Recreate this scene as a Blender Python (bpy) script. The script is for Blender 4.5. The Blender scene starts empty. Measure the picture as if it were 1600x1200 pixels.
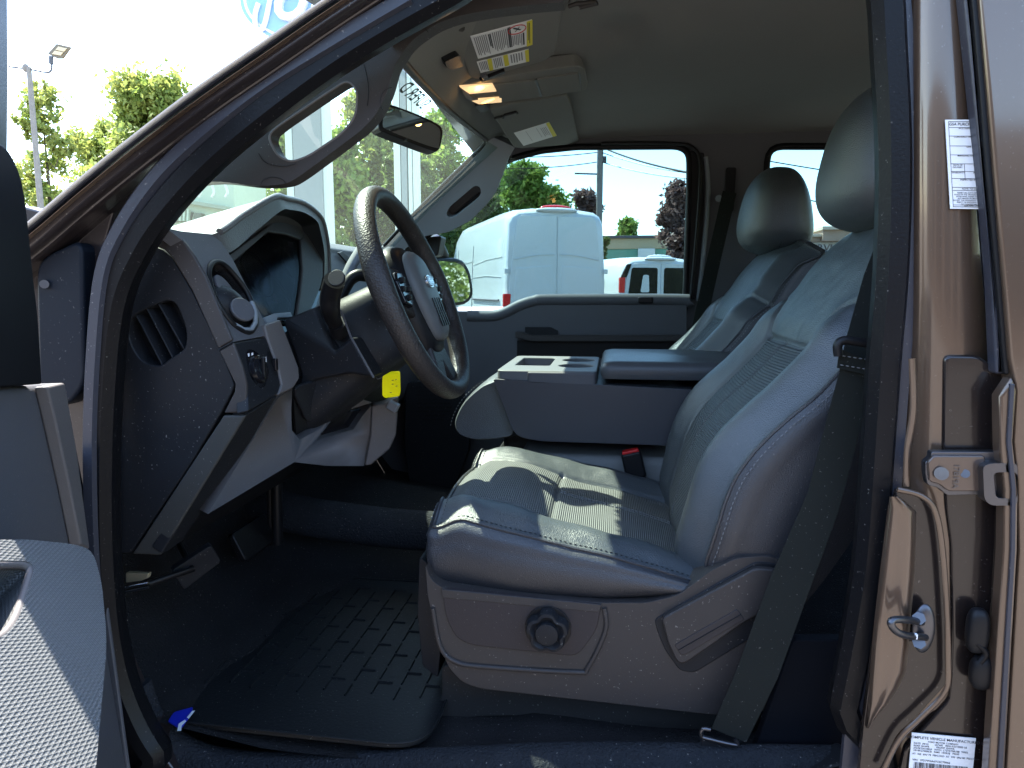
import bpy, bmesh, math, random
import numpy as np
from mathutils import Vector, Matrix, noise as mnoise
from mathutils.geometry import tessellate_polygon
V = Vector
random.seed(7)
rad = math.radians
sc = bpy.context.scene
col = sc.collection

# ------------------------------------------------------------------ camera, sky, sun, exposure
FPX, YAW, PITCH, CAMZ = 1110.0, rad(8), rad(-7.6), 1.40
cam = bpy.data.cameras.new('camera'); camo = bpy.data.objects.new('camera', cam); col.objects.link(camo)
cam.sensor_width = 36; cam.lens = 36 * FPX / 1600; cam.clip_start = .02; cam.clip_end = 2000
camo.location = (0, 0, CAMZ); camo.rotation_euler = (rad(90) + PITCH, 0, YAW)
sc.camera = camo
SUN = V((-.47, .31, .85)).normalized()
wd = bpy.data.worlds.new('World'); sc.world = wd; wd.use_nodes = True
nt = wd.node_tree; bg = nt.nodes['Background']; sky = nt.nodes.new('ShaderNodeTexSky')
sky.sky_type = 'NISHITA'; sky.sun_disc = False
sky.sun_elevation = math.asin(SUN.z); sky.sun_rotation = math.atan2(SUN.x, SUN.y)
sky.air_density = 1.0; sky.dust_density = .7; sky.ozone_density = 1.0
nt.links.new(sky.outputs[0], bg.inputs[0]); bg.inputs[1].default_value = .15
sl = bpy.data.lights.new('sun', 'SUN'); slo = bpy.data.objects.new('sun', sl); col.objects.link(slo)
sl.energy = 4.5; sl.angle = rad(.5); sl.color = (1, .95, .86)
slo.rotation_euler = SUN.to_track_quat('Z', 'Y').to_euler()
sc.view_settings.view_transform = 'Standard'; sc.view_settings.look = 'None'
sc.view_settings.exposure = 2.8; sc.view_settings.gamma = 1; sc.view_settings.use_curve_mapping = False
sc.render.engine = 'CYCLES'; cy = sc.cycles
cy.use_denoising = True; cy.max_bounces = 10; cy.diffuse_bounces = 5; cy.glossy_bounces = 4
cy.transparent_max_bounces = 16; cy.caustics_reflective = False; cy.sample_clamp_indirect = 6

# ------------------------------------------------------------------ projection helpers (measure the photograph)
_f = V((-math.sin(YAW) * math.cos(PITCH), math.cos(YAW) * math.cos(PITCH), math.sin(PITCH)))
_r = V((math.cos(YAW), math.sin(YAW), 0)); _u = _r.cross(_f)
C0 = V((0, 0, CAMZ))
def ray(px, py): return _f + _r * ((px - 800) / FPX) + _u * ((600 - py) / FPX)
def P(px, py, Y): d = ray(px, py); return C0 + d * (Y / d.y)
def PZ(px, py, Z): d = ray(px, py); return C0 + d * ((Z - CAMZ) / d.z)
def PN(px, py, o, n): d = ray(px, py); return C0 + d * ((o - C0).dot(n) / d.dot(n))
def PF(px, py, A, B): return PN(px, py, A, (B - A).cross(V((0, 1, 0))))
def PL(pts, Y): return [P(a, b, Y) for a, b in pts]

def spl(pts, n=6, closed=False):
    pts = [V(p) for p in pts]; m = len(pts); out = []
    for i in range(m if closed else m - 1):
        p0 = pts[(i - 1) % m] if closed or i > 0 else pts[0]
        p1 = pts[i]; p2 = pts[(i + 1) % m]
        p3 = pts[(i + 2) % m] if closed or i + 2 < m else pts[-1]
        for k in range(n):
            t = k / n
            out.append(.5 * ((2 * p1) + (p2 - p0) * t + (2 * p0 - 5 * p1 + 4 * p2 - p3) * t * t + (3 * p1 - p0 - 3 * p2 + p3) * t ** 3))
    if not closed: out.append(pts[-1])
    return out
def rnd(pts, r, n=4):
    "round the corners of a closed polygon"
    out = []; m = len(pts)
    for i in range(m):
        a, b, c = V(pts[i - 1]), V(pts[i]), V(pts[(i + 1) % m])
        rr = r[i] if isinstance(r, (list, tuple)) else r
        if rr <= 0: out.append(b); continue
        d1 = min(rr, (a - b).length * .48); d2 = min(rr, (c - b).length * .48)
        p = b + (a - b).normalized() * d1; q = b + (c - b).normalized() * d2
        for k in range(n + 1):
            t = k / n; out.append(p * (1 - t) ** 2 + b * 2 * t * (1 - t) + q * t * t)
    return out

# ------------------------------------------------------------------ materials
MATS = {}
def pm(name, color, rough=.5, metal=0., bump=None, coat=0., var=.06, vscale=6., emis=None, spec=.3, sheen=0., dust=0.):
    m = bpy.data.materials.new(name); m.use_nodes = True; t = m.node_tree; N = t.nodes; L = t.links
    b = N['Principled BSDF']; b.inputs['Roughness'].default_value = rough; b.inputs['Metallic'].default_value = metal
    b.inputs['Coat Weight'].default_value = coat; b.inputs['Coat Roughness'].default_value = .09
    b.inputs['Specular IOR Level'].default_value = spec; b.inputs['Sheen Weight'].default_value = sheen
    tc = N.new('ShaderNodeTexCoord')
    n1 = N.new('ShaderNodeTexNoise'); n1.inputs['Scale'].default_value = vscale; n1.inputs['Detail'].default_value = 6
    L.new(tc.outputs['Object'], n1.inputs['Vector'])
    mx = N.new('ShaderNodeMix'); mx.data_type = 'RGBA'
    c = V(color[:3])
    mx.inputs['A'].default_value = (*(c * (1 - var)), 1); mx.inputs['B'].default_value = (*[min(1, v * (1 + var)) for v in c], 1)
    L.new(n1.outputs['Fac'], mx.inputs['Factor']); last = mx.outputs['Result']
    if dust:
        n2 = N.new('ShaderNodeTexNoise'); n2.inputs['Scale'].default_value = 260; n2.inputs['Detail'].default_value = 2
        L.new(tc.outputs['Object'], n2.inputs['Vector'])
        rp = N.new('ShaderNodeMapRange'); rp.inputs['From Min'].default_value = .69; rp.inputs['From Max'].default_value = .76
        rp.inputs['To Max'].default_value = dust
        L.new(n2.outputs['Fac'], rp.inputs['Value'])
        m2 = N.new('ShaderNodeMix'); m2.data_type = 'RGBA'; m2.inputs['B'].default_value = (.45, .42, .38, 1)
        L.new(rp.outputs[0], m2.inputs['Factor']); L.new(last, m2.inputs['A']); last = m2.outputs['Result']
    L.new(last, b.inputs['Base Color'])
    if rough < .9:
        mr = N.new('ShaderNodeMapRange'); mr.inputs['To Min'].default_value = max(0, rough - .06); mr.inputs['To Max'].default_value = rough + .07
        L.new(n1.outputs['Fac'], mr.inputs['Value']); L.new(mr.outputs[0], b.inputs['Roughness'])
    if bump:
        kind, s, st = bump[:3]; dist = bump[3] if len(bump) > 3 else .001
        if kind == 'v':
            x = N.new('ShaderNodeTexVoronoi'); x.inputs['Scale'].default_value = s; out = x.outputs['Distance']; x.feature = 'F1'; x.inputs['Randomness'].default_value = bump[4] if len(bump) > 4 else 1
        elif kind == 'n':
            x = N.new('ShaderNodeTexNoise'); x.inputs['Scale'].default_value = s; x.inputs['Detail'].default_value = 4; out = x.outputs['Fac']
        elif kind == 'w':
            x = N.new('ShaderNodeTexWave'); x.inputs['Scale'].default_value = s; x.bands_direction = bump[4]; out = x.outputs['Fac']
        if kind == 'm':   # small moulded pips in rows
            sep = N.new('ShaderNodeSeparateXYZ'); mp = N.new('ShaderNodeMapping')
            mp.inputs['Rotation'].default_value = bump[4]; L.new(tc.outputs['Object'], mp.inputs[0]); L.new(mp.outputs[0], sep.inputs[0])
            outs = []
            for ax, sc_ in (('Y', s), ('Z', s * 1.35)):
                mu = N.new('ShaderNodeMath'); mu.operation = 'MULTIPLY'; mu.inputs[1].default_value = sc_; L.new(sep.outputs[ax], mu.inputs[0])
                si = N.new('ShaderNodeMath'); si.operation = 'SINE'; L.new(mu.outputs[0], si.inputs[0]); outs.append(si)
            mm = N.new('ShaderNodeMath'); mm.operation = 'MULTIPLY'; L.new(outs[0].outputs[0], mm.inputs[0]); L.new(outs[1].outputs[0], mm.inputs[1])
            out = mm.outputs[0]
        else: L.new(tc.outputs['Object'], x.inputs['Vector'])
        bp = N.new('ShaderNodeBump'); bp.inputs['Strength'].default_value = st; bp.inputs['Distance'].default_value = dist
        L.new(out, bp.inputs['Height']); L.new(bp.outputs[0], b.inputs['Normal'])
    if emis: b.inputs['Emission Color'].default_value = (*emis[:3], 1); b.inputs['Emission Strength'].default_value = emis[3]
    MATS[name] = m; return m
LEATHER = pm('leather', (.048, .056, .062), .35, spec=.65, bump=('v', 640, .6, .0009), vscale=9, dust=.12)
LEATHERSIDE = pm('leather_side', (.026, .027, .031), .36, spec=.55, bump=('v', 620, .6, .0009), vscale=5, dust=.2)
RIBBED = pm('ribbed_insert', (.085, .09, .09), .6, bump=('w', 88, .8, .0014, 'X'), vscale=9)
RIBBEDB = pm('ribbed_back_insert', (.06, .067, .07), .6, bump=('w', 78, .8, .0014, 'Z'), vscale=9)
STITCH = pm('thread', (.02, .02, .022), .8)
STITCHL = pm('pale_thread', (.14, .145, .15), .8)
CONVINYL = pm('console_vinyl', (.045, .046, .053), .45, bump=('n', 900, .4, .0005), dust=.15)
PLDARK = pm('dark_plastic', (.012, .013, .0155), .48, spec=.18, bump=('n', 700, .5, .0006), dust=.35)
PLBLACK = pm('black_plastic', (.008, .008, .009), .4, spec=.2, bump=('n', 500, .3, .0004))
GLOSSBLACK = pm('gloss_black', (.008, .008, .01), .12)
PLBROWN = pm('brown_grey_plastic', (.034, .030, .029), .5, bump=('n', 800, .5, .0006), dust=.3)
PLGREY = pm('grey_plastic', (.075, .076, .084), .5, bump=('n', 800, .5, .0006), dust=.25)
PLLIGHT = pm('light_grey_plastic', (.105, .096, .094), .5, bump=('n', 800, .5, .0006), dust=.2)
TRAYM = pm('tray_plastic', (.10, .105, .11), .5, bump=('n', 800, .4, .0006))
PLBLUE = pm('pillar_plastic', (.18, .20, .225), .5, bump=('n', 800, .4, .0006))
DASHTOP = pm('dash_top', (.09, .09, .095), .36, spec=.5, bump=('v', 420, .5, .0008), dust=.2)
RUBBER = pm('rubber_seal', (.006, .006, .007), .34, spec=.15, bump=('n', 240, .4, .0008), dust=.25)
RUBBERBLUE = pm('rubber_flat', (.030, .032, .043), .34, spec=.4, bump=('n', 160, .3, .0008), dust=.3)
HEADLINER = pm('headliner_cloth', (.155, .158, .152), .95, bump=('n', 900, .6, .0008), var=.1, vscale=3, dust=.3)
VISOR = pm('visor_cloth', (.14, .144, .138), .9, bump=('n', 900, .4, .0006), var=.08, vscale=5, dust=.2)
CARPET = pm('carpet', (.017, .0165, .017), .9, spec=.08, bump=('n', 260, 1., .004), var=.25, vscale=14, dust=.4)
MAT = pm('mat_rubber', (.010, .011, .012), .45, spec=.16, bump=('n', 180, .5, .001), var=.25, vscale=7, dust=.4)
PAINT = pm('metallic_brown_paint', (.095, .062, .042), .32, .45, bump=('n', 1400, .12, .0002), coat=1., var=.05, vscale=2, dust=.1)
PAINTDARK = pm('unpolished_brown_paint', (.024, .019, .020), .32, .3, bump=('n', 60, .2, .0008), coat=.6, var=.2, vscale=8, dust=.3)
CHROME = pm('chrome', (.8, .8, .82), .12, 1.)
STEEL = pm('dark_steel', (.10, .10, .11), .32, .9)
BEIGESTEEL = pm('bare_bracket', (.45, .38, .26), .5, .6)
WHITEPAINT = pm('white_vehicle_paint', (.55, .57, .56), .3, coat=.6, var=.02)
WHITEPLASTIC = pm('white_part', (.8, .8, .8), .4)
PAPER = pm('white_paper', (.72, .73, .74), .6, var=.02)
YELLOWINK = pm('yellow_ink', (.62, .55, .03), .6)
REDINK = pm('red_ink', (.45, .05, .05), .6)
INK = pm('black_ink', (.02, .02, .025), .6)
INKGREY = pm('grey_ink', (.16, .16, .17), .6)
YELLOWTAG = pm('yellow_tag', (.95, .82, .0), .5, var=.02)
REDLENS = pm('red_lens', (.55, .02, .02), .2)
CLEARLENS = pm('clear_lens', (.6, .6, .6), .2)
LAMPLENS = pm('lit_dome_lens', (.9, .75, .55), .3, emis=(1., .62, .28, .12))
LAMPBULB = pm('lit_bulb', (1, .7, .35), .3, emis=(1., .42, .08, 1.2))
BLUE = pm('blue_card', (.01, .02, .35), .4)
BELT = pm('belt_webbing', (.016, .018, .016), .75, spec=.1, bump=('w', 300, .6, .0006, 'Z'), var=.1, vscale=20, dust=.2)
def glass(name, tint, refl=.08, rough=.0, dust=0):
    m = bpy.data.materials.new(name); m.use_nodes = True; N = m.node_tree.nodes; L = m.node_tree.links
    N.remove(N['Principled BSDF']); o = N['Material Output']
    t = N.new('ShaderNodeBsdfTransparent'); t.inputs[0].default_value = (*tint, 1)
    g = N.new('ShaderNodeBsdfGlossy'); g.inputs['Roughness'].default_value = rough; g.inputs[0].default_value = (1, 1, 1, 1)
    fr = N.new('ShaderNodeLayerWeight'); fr.inputs[0].default_value = .5
    pw = N.new('ShaderNodeMath'); pw.operation = 'POWER'; pw.inputs[1].default_value = 4; L.new(fr.outputs['Facing'], pw.inputs[0])
    ml = N.new('ShaderNodeMath'); ml.operation = 'MULTIPLY_ADD'; ml.inputs[1].default_value = refl * 5; ml.inputs[2].default_value = refl * .6; L.new(pw.outputs[0], ml.inputs[0])
    x = N.new('ShaderNodeMixShader'); L.new(ml.outputs[0], x.inputs[0])
    L.new(t.outputs[0], x.inputs[1]); L.new(g.outputs[0], x.inputs[2]); out = x
    if dust:   # thin whitish dust film, added to haze the view through the glass
        tl = N.new('ShaderNodeBsdfTranslucent'); tl.inputs[0].default_value = (.8, .85, .75, 1); n = N.new('ShaderNodeTexNoise'); n.inputs['Scale'].default_value = 3
        mr = N.new('ShaderNodeMapRange'); mr.inputs['To Min'].default_value = dust * .6; mr.inputs['To Max'].default_value = dust * 1.4; L.new(n.outputs['Fac'], mr.inputs['Value'])
        y = N.new('ShaderNodeMixShader'); L.new(mr.outputs[0], y.inputs[0]); L.new(x.outputs[0], y.inputs[1]); L.new(tl.outputs[0], y.inputs[2]); out = y
    L.new(out.outputs[0], o.inputs[0]); return m
GLASS = glass('window_glass', (.50, .60, .61), .03)
WSGLASS = glass('windshield_glass', (.60, .70, .60), .04, dust=.012)
CLUSTERGLASS = glass('cluster_glass', (.5, .5, .55), .02, .1)
TINTED = glass('van_glass', (.18, .2, .2), .1)
MIRROR = bpy.data.materials.new('mirror_glass'); MIRROR.use_nodes = True
_b = MIRROR.node_tree.nodes['Principled BSDF']; _b.inputs['Metallic'].default_value = 1; _b.inputs['Roughness'].default_value = .02
_b.inputs['Base Color'].default_value = (.75, .78, .78, 1)

# ------------------------------------------------------------------ mesh helpers
def tag(o, label=None, cat=None, group=None, kind=None):
    if label: o['label'] = label
    if cat: o['category'] = cat
    if group: o['group'] = group
    if kind: o['kind'] = kind
    return o
def empty(name, loc=(0, 0, 0), parent=None, **k):
    o = bpy.data.objects.new(name, None); col.objects.link(o); o.empty_display_size = .1
    o.location = loc
    if parent: setp(o, parent)
    return tag(o, **k)
WM = {}
def setp(o, p):
    o.parent = p; m = Matrix.Translation(wloc(p)); o.matrix_parent_inverse = m.inverted()
def wloc(p):
    return p.location   # every empty is unrotated and only placed once, in world units
def mk(name, verts, faces, mat, parent=None, smooth=True, bevel=0, sub=0, sharp=35, mids=None, mats=None, seg=2, **k):
    me = bpy.data.meshes.new(name); me.from_pydata([tuple(v) for v in verts], [], faces)
    for m in (mats or [mat]): me.materials.append(m)
    if mids is not None: me.polygons.foreach_set('material_index', mids)
    bm = bmesh.new(); bm.from_mesh(me); bmesh.ops.remove_doubles(bm, verts=bm.verts, dist=1e-6)
    bmesh.ops.recalc_face_normals(bm, faces=bm.faces); bm.to_mesh(me); bm.free()
    if smooth:
        me.shade_smooth()
        if not bevel: me.set_sharp_from_angle(angle=rad(sharp))
    o = bpy.data.objects.new(name, me); col.objects.link(o)
    if sub:
        s = o.modifiers.new('s', 'SUBSURF'); s.levels = s.render_levels = sub
    if bevel:
        b = o.modifiers.new('b', 'BEVEL'); b.width = bevel; b.segments = seg; b.limit_method = 'ANGLE'; b.angle_limit = rad(sharp); b.harden_normals = True
    if parent is not None: setp(o, parent)
    return tag(o, **k)
def polyn(pts):
    n = V((0, 0, 0))
    for i in range(len(pts)): a, b = pts[i - 1], pts[i]; n += a.cross(b)
    return n.normalized()
def plate(name, pts, thick, mat, parent=None, holes=(), bevel=.002, ext=None, dome=0, **k):
    "solid slab: outline (and holes) traced on one face, given real thickness away from the viewer"
    pts = [V(p) for p in pts]; holes = [[V(p) for p in h] for h in holes]
    c = sum(pts, V()) / len(pts)
    n = polyn([p - c for p in pts])
    if ext is None:
        if n.dot(c - C0) < 0: n = -n
        ext = n * thick
    loops = [pts] + holes; flat = [p for l in loops for p in l]; tris = tessellate_polygon(loops)
    N = len(flat); verts = flat + [p + ext for p in flat]; faces = []
    bmf = [tuple(t) for t in tris]
    faces += bmf + [tuple(i + N for i in reversed(t)) for t in bmf]
    o = 0
    for l in loops:
        m = len(l)
        for i in range(m):
            a, b = o + i, o + (i + 1) % m; faces.append((a, b, b + N, a + N))
        o += m
    me = bpy.data.meshes.new('tmp'); me.from_pydata([tuple(v) for v in verts], [], faces)
    bm = bmesh.new(); bm.from_mesh(me); bmesh.ops.recalc_face_normals(bm, faces=bm.faces)
    bmesh.ops.dissolve_limit(bm, angle_limit=rad(1.5), verts=bm.verts, edges=bm.edges)
    bm.to_mesh(me); bm.free()
    me.name = name; me.materials.append(mat)
    ob = bpy.data.objects.new(name, me); col.objects.link(ob)
    if bevel:
        me.shade_smooth()
        b = ob.modifiers.new('b', 'BEVEL'); b.width = bevel; b.segments = 3; b.limit_method = 'ANGLE'; b.angle_limit = rad(40); b.harden_normals = True
    if parent is not None: setp(ob, parent)
    return tag(ob, **k)
def frames(path, up, closed):
    m = len(path); T = []
    for i in range(m):
        a = path[(i - 1) % m] if closed or i > 0 else path[i]; b = path[(i + 1) % m] if closed or i < m - 1 else path[i]
        T.append((b - a).normalized())
    if up is not None:
        S = [t.cross(V(up)).normalized() for t in T]; return [(s, s.cross(t).normalized()) for s, t in zip(S, T)]
    s = T[0].orthogonal().normalized(); out = []
    for t in T:
        s = (s - t * s.dot(t)).normalized(); out.append((s, t.cross(s)))
    return out
def sweep(name, path, prof, mat, parent=None, up=None, closed=False, scale=None, cap=True, sharp=50, sub=0, **k):
    path = [V(p) for p in path]; fr = frames(path, up, closed); n = len(prof); verts = []; faces = []
    for i, (p, (s, u)) in enumerate(zip(path, fr)):
        c = scale(i / (len(path) - 1)) if scale else 1
        for a, b in prof: verts.append(p + s * a * c + u * b * c)
    m = len(path)
    for i in range(m if closed else m - 1):
        for j in range(n):
            a = i * n + j; b = i * n + (j + 1) % n; c = ((i + 1) % m) * n
            faces.append((a, b, c + (j + 1) % n, c + j))
    if cap and not closed: faces += [tuple(range(n))[::-1], tuple((m - 1) * n + j for j in range(n))]
    return mk(name, verts, faces, mat, parent, sharp=sharp, sub=sub, **k)
def circ(r, n=12, ry=None): return [(r * math.cos(2 * math.pi * i / n), (ry or r) * math.sin(2 * math.pi * i / n)) for i in range(n)]
def tube(name, path, r, mat, parent=None, n=12, closed=False, scale=None, **k): return sweep(name, path, circ(r, n), mat, parent, closed=closed, scale=scale, **k)
def ellipse(c, a, b, n=32, t0=0, t1=2 * math.pi):
    return [c + a * math.cos(t0 + (t1 - t0) * i / n) + b * math.sin(t0 + (t1 - t0) * i / n) for i in range(n)]
def dashes(name, path, r, dash, gap, mat, parent=None, **k):
    "a row of stitches following a seam: one mesh"
    path = [V(p) for p in path]; verts = []; faces = []
    L = [0]
    for a, b in zip(path, path[1:]): L.append(L[-1] + (b - a).length)
    def at(s):
        for i in range(len(L) - 1):
            if s <= L[i + 1]: t = (s - L[i]) / max(1e-9, L[i + 1] - L[i]); return path[i].lerp(path[i + 1], t)
        return path[-1]
    s = 0
    while s + dash < L[-1]:
        a, b = at(s), at(s + dash); t = (b - a).normalized(); q = t.orthogonal().normalized(); w = t.cross(q); o = len(verts)
        for p in (a, a.lerp(b, .5), b):
            rr = r if p != a and p != b else r * .5
            for x, y in ((1, 0), (0, 1), (-1, 0), (0, -1)): verts.append(p + (q * x + w * y) * rr)
        for i in range(2):
            for j in range(4): faces.append((o + i * 4 + j, o + i * 4 + (j + 1) % 4, o + i * 4 + 4 + (j + 1) % 4, o + i * 4 + 4 + j))
        s += dash + gap
    o = mk(name, verts, faces, mat, parent, **k); return o
def loft(name, rings, mat, parent=None, closed=True, caps=True, sub=0, sharp=35, **k):
    n = len(rings[0]); verts = [p for r in rings for p in r]; faces = []
    for i in range(len(rings) - 1):
        for j in range(n if closed else n - 1):
            faces.append((i * n + j, i * n + (j + 1) % n, (i + 1) * n + (j + 1) % n, (i + 1) * n + j))
    if caps and closed: faces += [tuple(range(n))[::-1], tuple((len(rings) - 1) * n + j for j in range(n))]
    return mk(name, verts, faces, mat, parent, sub=sub, sharp=sharp, **k)
def box(name, c, s, mat, parent=None, rz=0, bevel=.004, M=None, **k):
    vs = [V((x * s[0] / 2, y * s[1] / 2, z * s[2] / 2)) for x in (-1, 1) for y in (-1, 1) for z in (-1, 1)]
    R = M or Matrix.Rotation(rz, 3, 'Z'); vs = [V(c) + R @ v for v in vs]
    return mk(name, vs, [(0, 1, 3, 2), (4, 6, 7, 5), (0, 4, 5, 1), (2, 3, 7, 6), (0, 2, 6, 4), (1, 5, 7, 3)], mat, parent, bevel=bevel, **k)
def ellipsoid(name, c, ax, ay, az, mat, parent=None, e=1., nu=28, nv=18, mod=None, **k):
    vs = []; fs = []
    sg = lambda x, p: math.copysign(abs(x) ** p, x)
    for i in range(nv + 1):
        ph = -math.pi / 2 + math.pi * i / nv
        for j in range(nu):
            th = 2 * math.pi * j / nu
            x, y, z = sg(math.cos(ph), e) * sg(math.cos(th), e), sg(math.cos(ph), e) * sg(math.sin(th), e), sg(math.sin(ph), e)
            if mod: x, y, z = mod(x, y, z)
            vs.append(V(c) + ax * x + ay * y + az * z)
    for i in range(nv):
        for j in range(nu): fs.append((i * nu + j, i * nu + (j + 1) % nu, (i + 1) * nu + (j + 1) % nu, (i + 1) * nu + j))
    return mk(name, vs, fs, mat, parent, sharp=60, **k)
def text(name, body, o, right, up, size, mat, parent=None, align='LEFT', shear=0, thick=.0, spacing=1., bold=0, sx=1., **k):
    cu = bpy.data.curves.new(name, 'FONT'); cu.body = body; cu.size = 1; cu.align_x = align; cu.extrude = thick / size; cu.shear = shear; cu.space_line = spacing
    cu.offset = bold; cu.resolution_u = 3
    t = bpy.data.objects.new(name, cu); col.objects.link(t); bpy.context.view_layer.update()
    me = bpy.data.meshes.new_from_object(t.evaluated_get(bpy.context.evaluated_depsgraph_get()))
    bpy.data.objects.remove(t); bpy.data.curves.remove(cu)
    r = V(right).normalized(); u = V(up); u = (u - r * u.dot(r)).normalized(); n = r.cross(u)
    for v in me.vertices: v.co = V(o) + (r * v.co.x * sx + u * v.co.y + n * v.co.z) * size
    me.name = name; me.materials.clear(); me.materials.append(mat)
    ob = bpy.data.objects.new(name, me); col.objects.link(ob)
    if parent is not None: setp(ob, parent)
    return tag(ob, **k)
def quads(name, ql, mat, parent=None, **k):
    vs = []; fs = []
    for q in ql: o = len(vs); vs += list(q); fs.append(tuple(range(o, o + len(q))))
    return mk(name, vs, fs, mat, parent, smooth=False, **k)
YV = V((0, 1, 0)); XV = V((1, 0, 0)); ZV = V((0, 0, 1))
# ================================================================== THE PLACE
tag(mk('parking_lot', [(-300, -200, 0), (300, -200, 0), (300, 400, 0), (-300, 400, 0)], [(0, 1, 2, 3)],
   pm('asphalt', (.15, .132, .115), .9, bump=('n', 60, .4, .004), var=.25, vscale=.6), smooth=False), kind='structure')
truck = empty('pickup_truck', (0, 1.7, 0), label='brown pickup truck seen through its open front door, grey leather seats and steering wheel inside', cat='truck')
T = truck
YD = .97    # plane of the dashboard's end cap

# ---- door opening rubber seal: one closed loop
seal_px = [(520, 96), (420, 170), (330, 245), (262, 318), (215, 385), (180, 470), (165, 600), (160, 760), (164, 900), (176, 1010), (200, 1095), (243, 1175), (310, 1235)]
loop = PL(seal_px, .92)
zb = loop[-1].z
loopR = PL([(1290, 1235), (1318, 1100), (1342, 980), (1360, 860), (1372, 700), (1382, 560), (1393, 420), (1397, 250), (1390, 90), (1379, -40)], .92)
loopR2 = [V((loopR[-1].x - .03, .92, loopR[-1].z + .06)), V((loopR[-1].x - .14, .92, loopR[-1].z + .10))]
loopT = PL([(820, -75), (700, -10), (610, 40)], .92)
sealpath = spl(loop + loopR + loopR2 + loopT, 6, True)
prof = [(-.019, -.004), (-.017, .010), (-.013, .016), (-.010, .012), (-.0095, .003), (-.0075, .002), (-.006, .011), (-.001, .015), (.004, .011), (.0055, .002), (.0075, .003), (.009, .013), (.013, .016), (.018, .009), (.020, -.004), (.010, -.014), (-.010, -.014)]
prof_old = [(-.017, .0), (-.017, .008), (-.0145, .0115), (-.011, .010), (-.009, .006), (-.005, .009), (-.001, .010), (.003, .008), (.005, .012), (.012, .013), (.017, .009), (.018, 0), (.010, -.012), (-.010, -.012)]
# profile: u axis = sideways in the opening plane, v axis = towards the viewer
seal = sweep('door_seal', sealpath, [(a * 1.0, -b * 1.4) for a, b in prof], RUBBER, T, up=(0, -1, 0), closed=True, sharp=30, label='black ribbed rubber seal around the front door opening')
# wider flat rubber flange on the pillar side
flat = spl(PL([(1330, 1235), (1343, 1100), (1358, 1000), (1377, 860), (1389, 700), (1399, 560), (1410, 420), (1412, 250), (1404, 90), (1392, -60)], .915), 6)
sweep('seal_flange', flat, [(-.016, -.004), (.016, -.004), (.018, 0), (.016, .005), (.002, .007), (-.016, .005)], RUBBERBLUE, T, up=(0, -1, 0))
flat2 = spl(PL([(640, -5), (500, 78), (400, 142), (300, 222), (240, 282), (190, 355), (160, 430), (147, 560), (142, 700), (146, 860), (157, 990), (178, 1090)], .90), 6)
sweep('seal_flange', flat2, [(-.011, -.005), (.011, -.005), (.013, 0), (.008, .006), (-.006, .006)], RUBBERBLUE, T, up=(0, -1, 0))

# ---- A pillar outside: painted flange with a soft ridge, glass moulding
def diag(off): # the windshield edge of the pillar, shifted into the cabin by off pixels
    n = V((.58, .81)); return [(x + n.x * off, y + n.y * off) for x, y in [(-20, 398), (45, 347), (120, 283), (212, 209), (307, 137), (400, 73), (500, 4), (600, -62)]]
def strip(name, o0, o1, mat, ya, yb, bulge=0, steps=6, **k):
    rings = []
    A = spl([V((x, y, 0)) for x, y in diag(o0)], 4); B = spl([V((x, y, 0)) for x, y in diag(o1)], 4)
    for a, b in zip(A, B):
        ring = []
        for i in range(steps + 1):
            t = i / steps; q = a.lerp(b, t); Y = ya + (yb - ya) * t - bulge * math.sin(math.pi * t); ring.append(P(q.x, q.y, Y))
        for i in range(steps, -1, -1): ring.append(ring[i] + V((0, .02, 0)) + V((.0, 0, -.004)) * 0)
        rings.append(ring)
    return loft(name, rings, mat, T, **k)
strip('windshield_molding', -2, 7, CHROME if False else WHITEPLASTIC, .86, .875, .004, label='bright strip along the windshield edge, sunlight painted in as white')  # white stands in for the sunlit glass edge and pillar paint
strip('windshield_gasket', 7, 16, RUBBERBLUE, .868, .88, .002)
strip('pillar_lip', 15.5, 19.5, PAINT, .865, .875, .003)
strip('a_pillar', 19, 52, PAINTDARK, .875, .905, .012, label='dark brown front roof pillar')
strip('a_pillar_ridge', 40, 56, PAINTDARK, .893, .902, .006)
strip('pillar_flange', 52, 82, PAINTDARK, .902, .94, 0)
# hinge pillar below the A pillar, inside the open door
hp = PL([(30, 320), (70, 330), (128, 300), (190, 290), (150, 430), (140, 560), (138, 760), (146, 900), (160, 1010), (215, 1130), (300, 1240), (0, 1240), (0, 330)], .93)
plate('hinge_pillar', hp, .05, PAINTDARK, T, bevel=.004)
plate('fender_corner', rnd(PL([(55, 420), (68, 400), (128, 372), (133, 600), (100, 640), (60, 620)], .905), .02), .03, pm('primer_blue_grey', (.008, .011, .017), .4, spec=.12, dust=.15), T, bevel=.008)
tube('bolt', [P(69, 444, .898), P(69, 444, .91)], .006, STEEL, T)
sweep('sealer_bead', spl(PL([(50, 377), (60, 362), (80, 345), (93, 330), (100, 327), (108, 336), (118, 338)], .895), 5), circ(.0022, 6), STEEL, T)

# ---- open door
H = V((-.735, .90, 1.2)); dd = V((math.cos(rad(66)), -math.sin(rad(66)), 0)); dn = V((math.sin(rad(66)), math.cos(rad(66)), 0))
def PD(px, py, off=0): return PN(px, py, H + dn * off, dn)
door = empty('door', (-.735, .90, 0), T, label='open front door with grey trim and textured armrest')
e = PD(100, 600)
def dp(t, z, off=0): return H + dd * t + dn * off + V((0, 0, z - H.z))
tt = lambda p: (p - H).dot(dd)
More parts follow.
